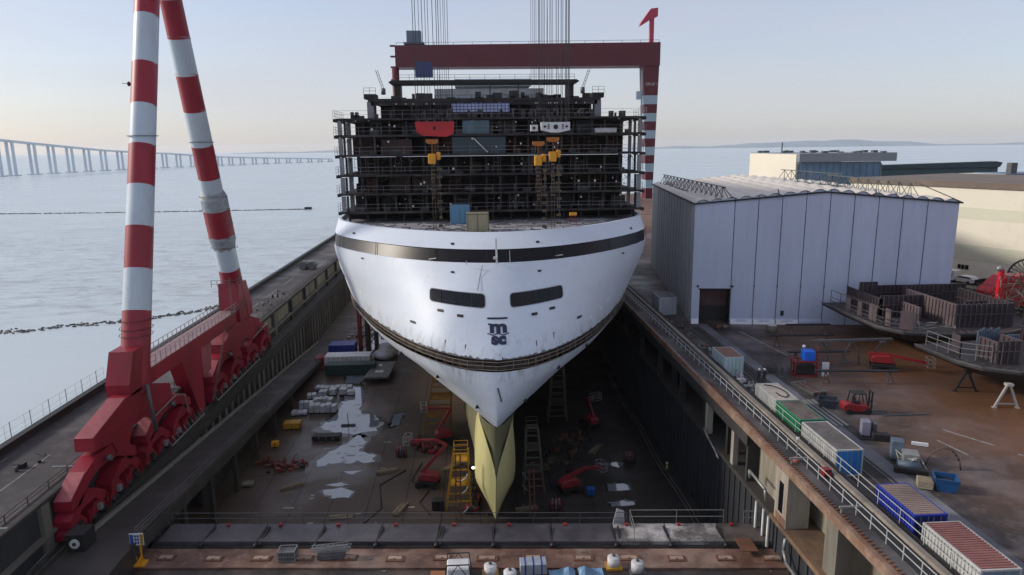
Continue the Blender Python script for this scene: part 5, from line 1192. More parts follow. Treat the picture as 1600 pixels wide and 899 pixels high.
# people
skin=mat('skin',(.40,.24,.17),.6,.1,2.); dark_cl=mat('dark_workwear',(.02,.022,.035),.8,.3,3.); hiv=mat('hi_vis',(.20,.62,.10),.6,.15,2.); hat=mat('white_helmet',(.75,.75,.73),.4,.05,2.)
def person(label,x,y,z,rz,cloth,top=None,stride=.12):
    t=thing('person',label,'person',(x,y,z)); t.rotation_euler.z=rz
    me=bpy.data.meshes.new('body'); V=[(0,0,.95),(0,0,1.18),(0,0,1.42),(0,0,1.52),(0,0.01,1.64)]; E=[(0,1),(1,2),(2,3),(3,4)]; r=[.15,.14,.17,.065,.10]
    def add(parent,pts):
        p=parent
        for co,rad in pts: V.append(co); r.append(rad); E.append((p,len(V)-1)); p=len(V)-1
    for s in(-1,1):
        add(0,[((s*.10,0,.88),.10),((s*.11,-stride*s*.5+.03,.48),.065),((s*.11,-stride*s,.09),.045),((s*.11,-stride*s+.14,.04),.04)])
        add(2,[((s*.19,0,1.40),.065),((s*.25,.02,1.13),.045),((s*.24,.12,.90),.035),((s*.235,.16,.83),.04)])
    me.from_pydata(V,E,[]); o=bpy.data.objects.new('body',me); COL.objects.link(o)
    md=o.modifiers.new('s','SKIN'); 
    for k,v in enumerate(me.skin_vertices[0].data): v.radius=(r[k],r[k]*.85)
    me.skin_vertices[0].data[0].use_root=True
    o.modifiers.new('b','SUBSURF').levels=1; o.modifiers['b'].render_levels=1
    dg=bpy.context.evaluated_depsgraph_get(); nm=bpy.data.meshes.new_from_object(o.evaluated_get(dg)); bpy.data.objects.remove(o)
    nm.materials.clear(); 
    for q in(cloth,top or cloth,skin,black): nm.materials.append(q)
    for p in nm.polygons:
        z_=p.center.z; p.material_index=2 if z_>1.5 or (z_<.86 and abs(p.center.x)>.19) else 1 if z_>.95 else 3 if z_<.1 else 0; p.use_smooth=True
    b=bpy.data.objects.new('body',nm); COL.objects.link(b); b.parent=t
    MB().blob((0,-.0,1.72),.135,.155,.11,14,6).box(-.12,.12,.06,.2,1.69,1.705).build('helmet',hat,t)
    return t
person('worker in dark clothes and white helmet beside the quay container, left of two',33.9,77.8,YZ,2.6,dark_cl)
person('worker in dark clothes and white helmet beside the quay container, right of two',34.5,77.7,YZ,-2.8,dark_cl)
person('worker in dark clothes and white helmet in the gallery niche by the dock',27.6,46.6,-5.75,1.2,dark_cl)
person('worker in green high visibility jacket on the dark dock floor by the wall',24.9,84.0,-16,1.5,dark_cl,hiv)
# forklift
t=thing('forklift','red forklift with black cab and long forks on the open yard','forklift',(40.5,67.6,YZ)); t.rotation_euler.z=R(-8)
MB().prism([(-1.7,.45),(-1.75,1.0),(-1.3,1.2),(-.2,1.05),(.9,.95),(1.1,.5),(.9,.3),(-1.4,.3)],-.65,.65,'y').build('body',redp,t,bevel=.06)
mb=MB()
for y in(-.55,.55): mb.bar((-.95,y,1.1),(-.75,y,2.25),.09); mb.bar((.75,y,.95),(.45,y,2.25),.09); mb.bar((-.2,y,1.1),(-.15,y,2.25),.06)
mb.box(-.85,.55,-.6,.6,2.22,2.3); mb.build('cab_frame',darkm,t)
MB().box(-.5,.1,-.3,.3,1.05,1.2).box(-.6,-.45,-.3,.3,1.1,1.75).build('seat',black,t)
mb=MB()
for y in(-.35,.35): mb.bar((1.2,y,.15),(1.2,y,2.45),.13)
for z in(.4,1.3,2.4): mb.bar((1.2,-.4,z),(1.2,.4,z),.1)
mb.build('mast',darkm,t)
for y in(-.3,.3): MB().box(1.25,3.1,y-.07,y+.07,.1,.16).build('fork',steel,t)
for x,r_ in((-1.15,.3),(.8,.36)):
    for y in(-.6,.6): MB().tube((x,y-.14,r_),(x,y+.14,r_),r_,n=16).build('wheel',black,t)
tag(MB().box(42.6,47.5,66.3,66.5,YZ,YZ+.12).build('steel_bar',steel),'long grey steel bar lying on the yard beyond the forklift forks','bar')
# boom lifts (yard and dock floor)
def boomlift(label,x,y,z,rz,col,seg):
    t=thing('boom_lift',label,'boom lift',(x,y,z)); t.rotation_euler.z=rz
    MB().box(-1.3,1.3,-.9,.9,.5,.85).build('chassis',darkm,t)
    for sx in(-1,1):
        for sy in(-1,1): MB().tube((sx*1.0,sy*.95-.18,.45),(sx*1.0,sy*.95+.18,.45),.45,n=16).build('wheel',black,t)
    MB().prism([(-1.5,.9),(-1.5,1.6),(-1.0,1.9),(.6,1.9),(1.1,1.5),(1.1,.9)],-.75,.75,'y').build('turntable',col,t,bevel=.08)
    mb=MB()
    for k,(a,b) in enumerate(zip(seg,seg[1:])): mb.bar(a,b,.34-.06*k,.42-.07*k)
    mb.build('boom',col,t)
    e=seg[-1]; mb=MB()
    for z_ in(0,.5,1.05):
        for q in((-.4,-.8,-.4,.8),(.4,-.8,.4,.8),(-.4,-.8,.4,-.8),(-.4,.8,.4,.8)): mb.bar((e[0]+q[0],q[1]+e[1],e[2]+z_-.3),(e[0]+q[2],q[3]+e[1],e[2]+z_-.3),.06)
    for sx in(-.4,.4):
        for sy in(-.8,.8): mb.bar((e[0]+sx,e[1]+sy,e[2]-.3),(e[0]+sx,e[1]+sy,e[2]+.75),.06)
    mb.build('basket',galv,t); return t
boomlift('red boom lift with its boom lowered between the two ship blocks in the yard',51.6,81.5,YZ,R(-22),redp,[(-1.8,0,1.9),(.6,0,1.9),(5.2,0,1.15)])
dred=mat('dull_red',(.22,.025,.03),.5,.3,1.)
boomlift('dull red boom lift with a folded boom standing left of the yellow scaffold tower',-6.7,83.5,-16,R(168),dred,[(.8,0,1.8),(-2.6,0,5.8),(-1.2,0,6.4),(2.5,0,6.1)])
boomlift('dull red boom lift behind the first one on the dock floor left of the bow',-5.0,97.,-16,R(10),dred,[(-1,0,1.9),(1.,0,5.2),(-3.,0,5.6)])
boomlift('dim red boom lift in the shadow on the right of the bow',11.5,80.5,-16,R(20),dred,[(-1,0,1.9),(2,0,2.8),(4.5,0,2.4)])
boomlift('dim red boom lift far back in the shadow at the right',17.5,101,-16,R(110),dred,[(-1,0,1.9),(1,0,4.4),(-1.5,0,5.2)])
# ship blocks on trestles
plate_m=mat('block_primer',(0.1085,0.0805,0.0875),.6,.25,.5,dirt=(.10,.08,.085),dirt_amt=.5)
plate_d=mat('block_primer_dark',(0.0315,0.0245,0.0315),.6,.3,.5)
und=mat('block_underside',(.022,.024,.03),.7,.3,.5)
def polyinset(P,c,f): return [(c[0]+(x-c[0])*f,c[1]+(y-c[1])*f) for x,y in P]
def block(label,P,z,boxes,panels,loc):
    t=thing('ship_block',label,'ship block',loc,world=True)
    MB().prism(P,z-.35,z,'z').build('deck_plate',mat('block_deck',(0.0420,0.0372,0.0408),.6,.3,.6,dirt=(.03,.028,.03),dirt_amt=.6),t)
    c=(sum(p[0] for p in P)/len(P),sum(p[1] for p in P)/len(P))
    A=P; B=polyinset(P,c,.78); C_=polyinset(P,c,.35); mb=MB(); n=len(P)
    for k in range(n):
        a,b=A[k],A[(k+1)%n]; a2,b2=B[k],B[(k+1)%n]; a3,b3=C_[k],C_[(k+1)%n]
        mb.quad((a[0],a[1],z-.35),(b[0],b[1],z-.35),(b2[0],b2[1],z-1.5),(a2[0],a2[1],z-1.5)); mb.quad((a2[0],a2[1],z-1.5),(b2[0],b2[1],z-1.5),(b3[0],b3[1],z-2.4),(a3[0],a3[1],z-2.4))
    mb.quad(*[(x,y,z-2.4) for x,y in C_]); mb.build('underside',und,t,smooth=False)
    mb=MB(); r_=MB()
    for k in range(n):
        a=Vector((*A[k],z+.02)); b=Vector((*A[(k+1)%n],z+.02)); L_=(b-a).length; m_=max(1,int(L_/1.1))
        if k<6: r_.bar(a,b,.16,.22)
        for q in range(m_):
            p=a.lerp(b,(q+.5)/m_); w=Vector((c[0]-p.x,c[1]-p.y,0)).normalized()*1.3
            if k<6: mb.bar(p,p+w,.12,.14)
    mb.build('deck_brackets',plate_m,t); r_.build('edge_rim',steel,t)
    bd=[MB(),MB()]
    for (x0,x1,y0,y1,z0,z1,j) in boxes: bd[j].box(x0,x1,y0,y1,z0,z1)
    for j in range(2):
        split_build(bd[j],'bulkhead_plate',(plate_m,plate_d)[j],t)
    sfm=MB()
    for (x0,x1,y0,y1,z0,z1,j) in boxes:
        if x1-x0>y1-y0:
            for q in range(int((x1-x0)/.7)): x=x0+.35+q*.7; sfm.box(x,x+.07,y0-.14,y0,z0,z1-.1)
            sfm.box(x0,x1,y0-.2,y0,z0+(z1-z0)*.55,z0+(z1-z0)*.55+.07)
        else:
            for q in range(int((y1-y0)/.7)): y=y0+.35+q*.7; sfm.box(x0-.14,x0,y,y+.07,z0,z1-.1)
            sfm.box(x0-.2,x0,y0,y1,z0+(z1-z0)*.55,z0+(z1-z0)*.55+.07)
    tag(sfm.build('plate_stiffeners',plate_m,t),kind='stuff')
    for (x0,y0,x1,y1,h) in panels: MB().prism([(x0,y0),(x1,y1),(x1+.08,y1+.08),(x0+.08,y0+.08)],z,z+h,'z').build('standing_panel',plate_m,t)
    return t
zb=2.9
P1=[(53.5,101.5),(53.7,87),(55.4,83.8),(59.5,82.2),(68,82),(76,86),(76,101.5)]
b1=block('dark ship block with standing plates and boxes on trestles, nearer the shed',P1,zb,
 [(57,63,92,92.3,zb,zb+3.0,1),(57,57.3,92,101,zb,zb+2.6,1),(63.5,71,85.4,85.7,zb,zb+3.1,1),(63.2,63.5,85.4,96,zb,zb+3.1,0),(71,71.3,85.4,96,zb,zb+3.1,1),(60,60.3,88,96,zb,zb+2.2,0),(57.3,60,98,98.3,zb,zb+3.8,1),(64,70,98,98.3,zb,zb+3.2,1),(62,76,101,101.3,zb,zb+2.6,1),(68,75,90,90.3,zb,zb+2.4,1)],
 [(54.6,96.8,54.6,95.6,1.9),(54.6,93.6,54.6,92.4,2.0),(54.8,91.0,54.8,89.2,2.2),(55.2,87.8,55.2,86.6,2.3),(55.9,85.6,57.2,84.6,2.4)],(62,92,YZ))
rl=MB(); railing(rl,[(54.3,100.5,zb),(54.6,87,zb),(57.4,84.4,zb)],2.2,2.6,.045,(1.,.5,.25)); rl.build('block_railing',steel,b1)
mb=MB()
for k in range(16): x=random.uniform(57,63); y=random.uniform(84.5,90); mb.bar((x,y,zb+.1),(x+random.uniform(-1,3),y+random.uniform(-1,1),zb+random.uniform(.1,.6)),.08)
mb.build('loose_tubes',galv,b1)
P2=[(53.8,79.0),(54.2,72.2),(55.4,69.6),(58.3,67.8),(63,66.8),(74,66.5),(80,72),(80,82)]
zc=2.7
b2=block('ship block with upright plates and pale tubes on A frame trestles at right edge',P2,zc,
 [(57.8,60.3,70.6,70.9,zc,zc+2.6,1),(57.8,58.1,70.9,73.8,zc,zc+2.4,0),(60.3,60.6,70.6,73.8,zc,zc+2.6,0),(64.5,68,74.5,74.8,zc,zc+3.2,0),(68,68.3,74.8,80,zc,zc+3.2,1),(68.3,74,74.9,75.2,zc,zc+3.3,1)],
 [(56.2,76,56.2,74.6,2.2)],(66,74,YZ))
mb=MB()
for k in range(5):
    x=57.2+k*.0; 
for k in range(9): mb.box(58.0+k*.3,58.2+k*.3,74.2,74.4,zc,zc+2.9+.15*(k%3))
for k in range(5): mb.box(60.8+k*.3,61.0+k*.3,73.2,73.4,zc,zc+2.6)
mb.build('blue_grey_fence_plates',steelb,b2)
rl=MB(); railing(rl,[(54.7,78.3,zc),(55.2,73,zc),(57.6,71.2,zc)],1.9,1.6,.05,(1.,.66,.33)); rl.build('block_railing',galv,b2)
mb=MB()
for k in range(40): x=random.uniform(62,76); y=random.uniform(68,73); mb.bar((x,y,zc+.1),(x+random.uniform(1,4),y+random.uniform(-.5,.5),zc+random.uniform(.1,.5)),.09)
mb.build('loose_tubes',galv,b2)
def trestle(label,x,y,rz,h=2.0,w=1.1,m_=darkm,group='A frame trestles under the ship blocks',arch=False):
    t=thing('trestle',label,'trestle',(x,y,YZ),group); t.rotation_euler.z=rz
    for s in(-1,1):
        mb=MB()
        if arch: 
            P=[(s*w,0,0),(s*w*.92,0,h*.35),(s*w*.7,0,h*.65),(s*w*.25,0,h*.9),(s*.05,0,h)]
            for a,b in zip(P,P[1:]): mb.bar(a,b,.14)
        else: mb.bar((s*w,0,0),(s*.12,0,h),.2)
        mb.box(s*w-.2,s*w+.2,-.2,.2,0,.08); mb.build('leg',m_,t)
    mb=MB(); mb.bar((-w*.75,0,.45),(w*.75,0,.45),.12); mb.build('crossbar',m_,t)
    MB().box(-.35,.35,-.3,.3,h-.1,h+.15).build('cap',m_,t)
    return t
trestle('pale white A frame trestle at the right edge, nearest under the block',57.0,67.6,R(-8),2.6,1.2,mat('trestle_pale',(.42,.40,.38),.6,.3,1.))
trestle('dark A frame trestle under the tip of the right edge block',56.2,72.8,R(-8),2.3,1.2)
trestle('dark A frame trestle under the far corner of the right edge block',63.5,79,R(5),2.0,1.1)
for k,(x,y) in enumerate(((48.3,83.2),(51.9,82.7),(44.6,84.0))):
    trestle(['tall arched grey trestle left of the ship block, middle of three','tall arched grey trestle right under the ship block corner','tall arched grey trestle farthest left of the ship block'][k],x,y,R(4),3.2,1.15,steel,'arched trestles',arch=True)
tag(MB().box(42.6,53.4,82.8,83.2,YZ+3.37,YZ+3.6).build('cross_beam',steel),'long grey beam laid across the arched trestles','beam')
def table(label,x0,y0,x1,y1,h,wdt=.5):
    t=thing('work_trestle_table',label,'trestle table',((x0+x1)/2,(y0+y1)/2,YZ),'low steel tables in the yard',world=True)
    MB().bar((x0,y0,YZ+h),(x1,y1,YZ+h),wdt,.18).build('table_top',und,t)
    for f0 in(.12,.9):
        x=x0+(x1-x0)*f0; y=y0+(y1-y0)*f0
        for s in(-1,1): MB().bar((x+s*.42,y-.3,YZ),(x,y,YZ+h),.12).build('leg',rust if f0<.5 else steel,t)
        MB().bar((x-.35,y-.2,YZ+.2),(x+.35,y-.2,YZ+.2),.08).build('crossbar',galv,t)
table('low dark steel table on A legs, nearest the forklift',40.6,77.2,50.2,76.2,1.5)
table('low dark steel table in the middle of three',40.6,84.6,48.6,84.2,1.6)
table('low dark steel table farthest, toward the shed',41.5,92.6,50.4,92.0,1.6)
table('short dark steel table near the red bin',46.5,98.2,53,97.8,1.6)
# bins, skips and machines
def skip(label,x,y,rz,w,d,h,m_,name='skip'):
    t=thing(name,label,'skip',(x,y,YZ)); t.rotation_euler.z=rz; mb=MB()
    b_=[(-w/2+.25,-d/2+.1),(w/2-.25,-d/2+.1),(w/2-.25,d/2-.1),(-w/2+.25,d/2-.1)]; tp=[(-w/2,-d/2),(w/2,-d/2),(w/2,d/2),(-w/2,d/2)]
    mb.quad(*[(a,b,.08) for a,b in b_])
    for k in range(4): a,b=b_[k],b_[(k+1)%4]; c,e=tp[(k+1)%4],tp[k]; mb.quad((a[0],a[1],.08),(b[0],b[1],.08),(c[0],c[1],h),(e[0],e[1],h))
    o=mb.build('tub',m_,t); sm=o.modifiers.new('s','SOLIDIFY'); sm.thickness=.07
    mb=MB()
    for k in range(4): mb.bar((*tp[k],h),(*tp[(k+1)%4],h),.1)
    mb.build('rim',m_,t); mb=MB()
    for s in(-1,1): mb.box(s*w*.3-.06,s*w*.3+.06,-d/2+.1,d/2-.1,0,.1)
    mb.build('runners',darkm,t); MB().box(-w/2+.35,w/2-.35,-d/2+.2,d/2-.2,.3,h*.7).build('waste',und,t); return t
skip('dark blue grey open skip beside the pale track strip, left of the forklift',38.2,69.6,R(-25),1.9,1.6,.9,mat('skip_dark',(.03,.04,.06),.6,.3,1.))
skip('blue open skip beside the wooden crate on the yard',38.5,50.8,R(-25),1.7,1.5,1.1,mat('skip_blue',(.012,.07,.20),.5,.3,1.))
skip('bright orange red bin against the shed front wall',56.5,104.6,R(-8),3.6,1.6,1.5,mat('bin_red',(.45,.05,.02),.6,.3,1.),'bin')
t=thing('wooden_crate','small wooden crate beside the blue skip','crate',(37.0,51.2,YZ)); t.rotation_euler.z=R(-25)
MB().box(-.5,.5,-.5,.5,.1,.8).build('box',mat('wood',(.22,.18,.12),.8,.3,2.),t)
mb=MB()
for k in range(4): mb.box(-.54,.54,-.54,-.5,.12+k*.18,.24+k*.18); mb.box(-.54,-.5,-.54,.54,.12+k*.18,.24+k*.18)
mb.build('slats',mat('wood_pale',(.34,.29,.21),.8,.3,2.),t)
t=thing('drum','squat white drum standing in front of the shed curtains','drum',(45.3,100.4,YZ))
MB().tube((0,0,0),(0,0,1.0),.85,n=20).build('body',concl,t,bevel=.05); MB().tube((0,0,1.0),(0,0,1.06),.7,n=20).build('lid',white,t)
t=thing('rubble_pile','small dark scrap heap in front of the shed door','scrap heap',(38.2,103.4,YZ))
for k in range(7): MB().blob((random.uniform(-1.2,1.2),random.uniform(-.4,.4),.2),random.uniform(.3,.6),.3,.3,6,4,.2).build('scrap',rust if k%3 else concl,t)
t=thing('work_cage','red framed machine with a bright blue tank on top and white panel beside it','machine',(40.6,80.2,YZ)); t.rotation_euler.z=R(-8)
mb=MB()
for x in(-1.3,1.3):
    for y in(-.8,.8): mb.bar((x,y,0),(x,y,1.9),.14)
for z in(.1,1.9):
    for y in(-.8,.8): mb.bar((-1.3,y,z),(1.3,y,z),.14)
    for x in(-1.3,1.3): mb.bar((x,-.8,z),(x,.8,z),.14)
mb.build('frame',redp,t); MB().box(-.3,1.1,-.7,.7,1.95,3.2).build('tank',mat('tank_blue',(.01,.12,.62),.5,.15,1.),t,bevel=.08); MB().box(-1.1,1.1,-.6,.6,.2,1.4).build('engine',darkm,t)
MB().box(1.9,2.7,-.9,-.75,.1,1.9).build('white_panel',white,t); mb=MB(); mb.bar((1.6,.2,0),(1.6,.2,3.0),.14); mb.bar((1.6,.2,3.0),(2.2,2,3.1),.1); mb.build('hose_mast',redp,t); MB().blob((-.1,.2,3.6),.22,.22,.22).build('lamp_ball',white,t)
t=thing('pallet_stack','pile of small grey cages and tubes left of the red framed machine','pile',(37.8,80.5,YZ)); 
for k in range(6):
    mb=MB(); x=random.uniform(-1.3,1.0); y=random.uniform(-1.6,1.6); 
    for q in range(4): mb.bar((x-.4,y-.4+q*.25,.05),(x-.4,y-.4+q*.25,.9),.05); mb.bar((x+.4,y-.4+q*.25,.05),(x+.4,y-.4+q*.25,.9),.05)
    for z in(.1,.5,.9): mb.bar((x-.4,y-.4,z),(x-.4,y+.4,z),.05); mb.bar((x+.4,y-.4,z),(x+.4,y+.4,z),.05); mb.bar((x-.4,y-.4,z),(x+.4,y-.4,z),.05)
    mb.build('cage',steel,t)
t=thing('beam_stack','short stack of rusty beams beside the pale track strip','beams',(38.6,74.8,YZ)); t.rotation_euler.z=R(12)
for k in range(5): MB().box(-.9+k*.4,-.65+k*.4,-2.0,2.0,.05,.35).build('beam',rust if k%2 else steel,t)
mb=MB(); mb.bar((-1,-1.8,.4),(1,-1.8,.4),.1); mb.bar((-1,1.8,.4),(1,1.8,.4),.1); mb.build('lashing',galv,t)
for k,(x,y) in enumerate(((37.9,63.5),(38.3,62.1))): pass
t=thing('welding_set','grey purple machine boxes on a pallet beside the track strip','machine',(38.4,61.6,YZ)); t.rotation_euler.z=R(-20)
MB().box(-.9,-.1,-.5,.5,.15,1.6).build('cabinet',mat('cab_grey',(.22,.22,.30),.5,.2,1.),t,bevel=.04); MB().box(.1,.5,-.3,.5,.15,1.4).build('cabinet',steel,t,bevel=.04); MB().box(.0,1.5,-1.2,-.3,.1,.7).build('black_box',darkm,t,bevel=.05); MB().box(-1.1,1.5,-1.2,.7,0,.12).build('pallet',darkm,t)
t=thing('pump_set','cluster of blue grey pump units and pipes beside the track strip','machine',(38.2,55.6,YZ)); t.rotation_euler.z=R(-25)
MB().box(-1.2,-.2,.2,1.2,.1,1.9).build('cabinet',steelb,t,bevel=.05); MB().box(-.4,.9,-1.0,.3,.1,1.3).build('cabinet',galv,t,bevel=.05); MB().tube((-.9,-1.6,.5),(.8,-1.6,.5),.4,n=14).build('tank',steelb,t)
MB().box(-1.2,1.4,-2.4,-2.0,.1,.5).build('skid',darkm,t); mb=MB(); 
for k in range(7): mb.path([(random.uniform(-1,1),random.uniform(-2,1),.1),(random.uniform(-1,1),random.uniform(-2,1),1.2),(random.uniform(-.4,1.6),random.uniform(-2,1),.3)],.05,5)
mb.build('pipes',galv,t); MB().box(.6,1.9,1.6,1.9,1.2,1.45).build('canister',white,t)
mb=MB()
for q in(-.12,.0,.12):
    P=[(39.6+q+2.6*f0,55.0-1.0*f0+q,YZ+1.9*math.sin(math.pi*f0)**.6) for f0 in [k/12 for k in range(13)]]; mb.path(P,.05,5)
tag(mb.build('hose_arch',mat('hose_brown',(.09,.07,.06),.7,.3,2.)),'bundle of brown hoses arching over the yard beside the pump units','hose')
for k in range(3):
    mb=MB(); mb.box(36.2+k*.55,36.5+k*.55,64,71.5,YZ+.014,YZ+.14)
    tag(mb.build('steel_section',galv),['long grey steel section beside the track strip, left of three','long grey steel section beside the track strip, middle of three','long grey steel section beside the track strip, right of three'][k],'steel section','steel sections by the track')
rb_=MB()
t=thing('fire_point','small red box on the rail trench of the right quay','box',(28.7,51.6,0)); MB().box(-.35,.35,-.3,.3,.05,.65).build('box',redp,t,bevel=.04); MB().box(-.3,.3,-.32,-.3,.5,.62).build('lid_edge',darkm,t)
t=thing('lamp_stand','slim pale post with red round base on the right quay walkway','post',(27.45,54.3,0)); MB().bar((0,0,0),(0,0,2.1),.07).build('post',galv,t); MB().tube((0,0,.0),(0,0,.35),.3,n=12).build('base',mat('faded_red',(.35,.12,.10),.7,.2,2.),t); MB().box(-.1,.1,-.1,.1,2.05,2.25).build('head',white,t)
def clutter(name,label,P,n,rad,h,kindmats,cat):
    t=thing(name,label,cat,(P[0][0],P[0][1],P[0][2]),world=True); A=[MB() for _ in kindmats]
    for k in range(n):
        f0=random.random()*(len(P)-1); i=int(f0); f0-=i; a,b=Vector(P[i]),Vector(P[i+1]); c=a.lerp(b,f0)+Vector((random.uniform(-rad,rad),random.uniform(-rad,rad),0)); m_=random.choice(A); q=random.random()
        if q<.45: m_.bar(c+Vector((0,0,.1)),c+Vector((random.uniform(-1,1),random.uniform(-1,1),random.uniform(0,h))),.07)
        elif q<.75: s=random.uniform(.15,.5); m_.box(c.x-s,c.x+s,c.y-s*.7,c.y+s*.7,c.z,c.z+s*1.1)
        else: m_.tube(c,c+Vector((0,0,random.uniform(.2,h))),random.uniform(.08,.25),n=8)
    for m_,mm_ in zip(A,kindmats):
        if m_.v: m_.build('debris',mm_,t)
    return t
clutter('site_debris','scattered pipes, boxes and lashings along the rail by the farthest container',[(31.3,110,YZ),(31.6,92,YZ),(31.4,86,YZ)],90,.6,1.,[steel,rust,galv,darkm],'debris')
clutter('site_debris','scattered grey fittings between the pale blue container and the white cabin',[(31.6,79.5,YZ),(31.6,72,YZ)],50,.8,1.1,[steel,galv,darkm,white],'debris')
# tangle of tubes and red column at far right
t=thing('red_column','tall red steel column standing beside the tangle of tubes at the right edge','column',(74.5,92.5,YZ),world=True)
mb=MB(); mb.bar((74.5,92.5,YZ),(74.8,92.8,9.2),.5,.6); mb.build('post',mat('vivid_red',(.55,.01,.02),.4,.15,1.),t)
mb=MB()
for z in(3,5.5,8): mb.bar((74.0,92,z),(75.2,93.2,z+.3),.16); mb.bar((74.2,91.9,z-1.2),(74.2,91.9,z),.1)
mb.blob((74.2,92.4,9.4),.5,.4,.4); mb.build('fittings',galv,t)
t=thing('red_machine','large bright red machine body half hidden by tangled tubes at the right edge','machine',(82,101,YZ),world=True)
MB().prism([(79.0,4.2),(81.5,6.6),(93,6.9),(93,2.0),(80,1.6)],100,103,'y').build('body',MATS['vivid_red'],t,bevel=.2)
MB().box(80,92,99.8,103.2,YZ,1.7).build('chassis',darkm,t)
mb=[MB(),MB()]; rr_=random.Random(9)
for k in range(620):
    x=rr_.uniform(76.5,96); y=rr_.uniform(92,99.5); top=min(9.3,4.5+ (x-76)*.9) ; z=rr_.uniform(YZ,top); a=rr_.uniform(-3,3); L_=rr_.uniform(.8,3.2); d=Vector((rr_.gauss(0,1),rr_.gauss(0,.5),rr_.gauss(0,.7))).normalized()*L_
    c=Vector((x,y,z)); mb[k%2].bar(c-d/2,c+d/2,rr_.uniform(.05,.10))
t=thing('scaffold_tangle','dense tangle of pale and brown steel tubes heaped at the right edge','tube heap',(86,96,YZ),world=True)
o=mb[0].build('tube_heap',mat('tube_pale',(0.1920,0.1880,0.1680),.6,.3,1.),t); o['kind']='stuff'; o=mb[1].build('tube_heap',mat('tube_brown',(.085,.08,.06),.7,.3,1.),t); o['kind']='stuff'
# ================================================================== DOCK FLOOR
FZ=-16
pm=bpy.data.materials.new('puddle_water'); pm.use_nodes=True; n=pm.node_tree; b=n.nodes['Principled BSDF']; b.inputs['IOR'].default_value=1.9; b.inputs['Specular IOR Level'].default_value=.9
geo=n.nodes.new('ShaderNodeNewGeometry'); t_=n.nodes.new('ShaderNodeTexNoise'); t_.inputs['Scale'].default_value=.55; t_.inputs['Detail'].default_value=9; t_.inputs['Roughness'].default_value=.7; n.links.new(geo.outputs['Position'],t_.inputs['Vector'])
mr=n.nodes.new('ShaderNodeMapRange'); mr.inputs['From Min'].default_value=.58; mr.inputs['From Max'].default_value=.66; n.links.new(t_.outputs[0],mr.inputs[0])
r1=n.nodes.new('ShaderNodeMapRange'); r1.inputs['To Min'].default_value=.03; r1.inputs['To Max'].default_value=.38; n.links.new(mr.outputs[0],r1.inputs[0]); n.links.new(r1.outputs[0],b.inputs['Roughness'])
cm_=n.nodes.new('ShaderNodeMix'); cm_.data_type='RGBA'; cm_.inputs['A'].default_value=(.17,.20,.24,1); cm_.inputs['B'].default_value=(.04,.033,.028,1); n.links.new(mr.outputs[0],cm_.inputs['Factor']); n.links.new(cm_.outputs['Result'],b.inputs['Base Color'])
wetm=mat('damp_concrete',(.016,.014,.013),.16,.4,.8)
def puddle(P,jag=.5,seed=1):
    cx_=sum(p[0] for p in P)/len(P); cy_=sum(p[1] for p in P)/len(P)
    puddle_(P,jag,seed,FZ+.008,pm,'puddle'); puddle_([(cx_+(x-cx_)*1.22,cy_+(y-cy_)*1.18) for x,y in P],jag*1.3,seed+50,FZ+.004,wetm,'wet_patch')
def puddle_(P,jag,seed,PZ,pmat,nm):
    rr_=random.Random(seed); Q=[]
    n=len(P)
    for k in range(n):
        a=P[k]; b_=P[(k+1)%n]; L_=math.hypot(b_[0]-a[0],b_[1]-a[1]); m_=max(2,int(L_/.6))
        for q in range(m_): f0=q/m_; Q.append((a[0]+(b_[0]-a[0])*f0+rr_.gauss(0,jag*.35),a[1]+(b_[1]-a[1])*f0+rr_.gauss(0,jag*.5)))
    me=bpy.data.meshes.new(nm); bm=bmesh.new(); vs=[bm.verts.new((x,y,PZ)) for x,y in Q]; es=[bm.edges.new((vs[k],vs[(k+1)%len(vs)])) for k in range(len(vs))]
    bmesh.ops.triangle_fill(bm,edges=es,use_beauty=True); 
    for f_ in bm.faces:
        if f_.normal.z<0: f_.normal_flip()
    bm.to_mesh(me); bm.free(); me.materials.append(pmat); o=bpy.data.objects.new(nm,me); COL.objects.link(o); struct(o)
puddle([(-23.9,123.9),(-21.2,122.2),(-20,117.4),(-20.1,111.3),(-17,108.2),(-15.1,105.4),(-15.7,102.3),(-18.5,101.1),(-22.1,101.9),(-25.2,104.1),(-24.1,107.5),(-23.3,110.2),(-23.4,114.6)],.5,1)
puddle([(-18.4,100.6),(-16.6,98.1),(-17.5,94.8),(-14.5,93.1),(-14.5,91.4),(-16.9,91.2),(-19.5,91),(-22.1,90.4),(-22.9,91.7),(-22,94.5),(-20.5,96.1),(-19.5,98.3)],.5,2)
puddle([(-20.2,83),(-18.2,83.8),(-16.2,82.7),(-16.3,81.3),(-18.5,81.2)],.4,3); puddle([(-20.0,84.6),(-18.2,85.3),(-17.2,84.5),(-18.8,84.2)],.2,9)
puddle([(-25.6,130.3),(-22.6,130.8),(-21.2,127.3),(-22.2,124.4),(-24.8,125.4)],.5,4)
puddle([(-24.4,173.7),(-15.4,154.7),(-19.4,140.2),(-23.5,150.2)],1.2,5)
puddle([(-30.5,150),(-27,152),(-25.5,140),(-28,137)],1.,6)
puddle([(-13.9,108.5),(-12.2,109.5),(-12.6,104),(-13.8,103)],.4,7); puddle([(-18.6,88.2),(-15.8,88.6),(-17.2,87.3)],.25,8)
puddle([(16.6,82.2),(19.2,81.8),(19.1,80.3),(16.3,80.3)],.3,11); puddle([(15.7,77.5),(18.9,77.5),(18.8,76.4),(15.9,76.3)],.3,12); puddle([(15.5,88),(20.5,88.3),(19,86.8)],.3,13); puddle([(9,70.5),(12,70.6),(11.5,69.6)],.2,14)
wrap=mat('wrapped_pack',(.50,.53,.57),.5,.25,1.5,dirt=(.15,.14,.13),dirt_amt=.5,dscale=.8)
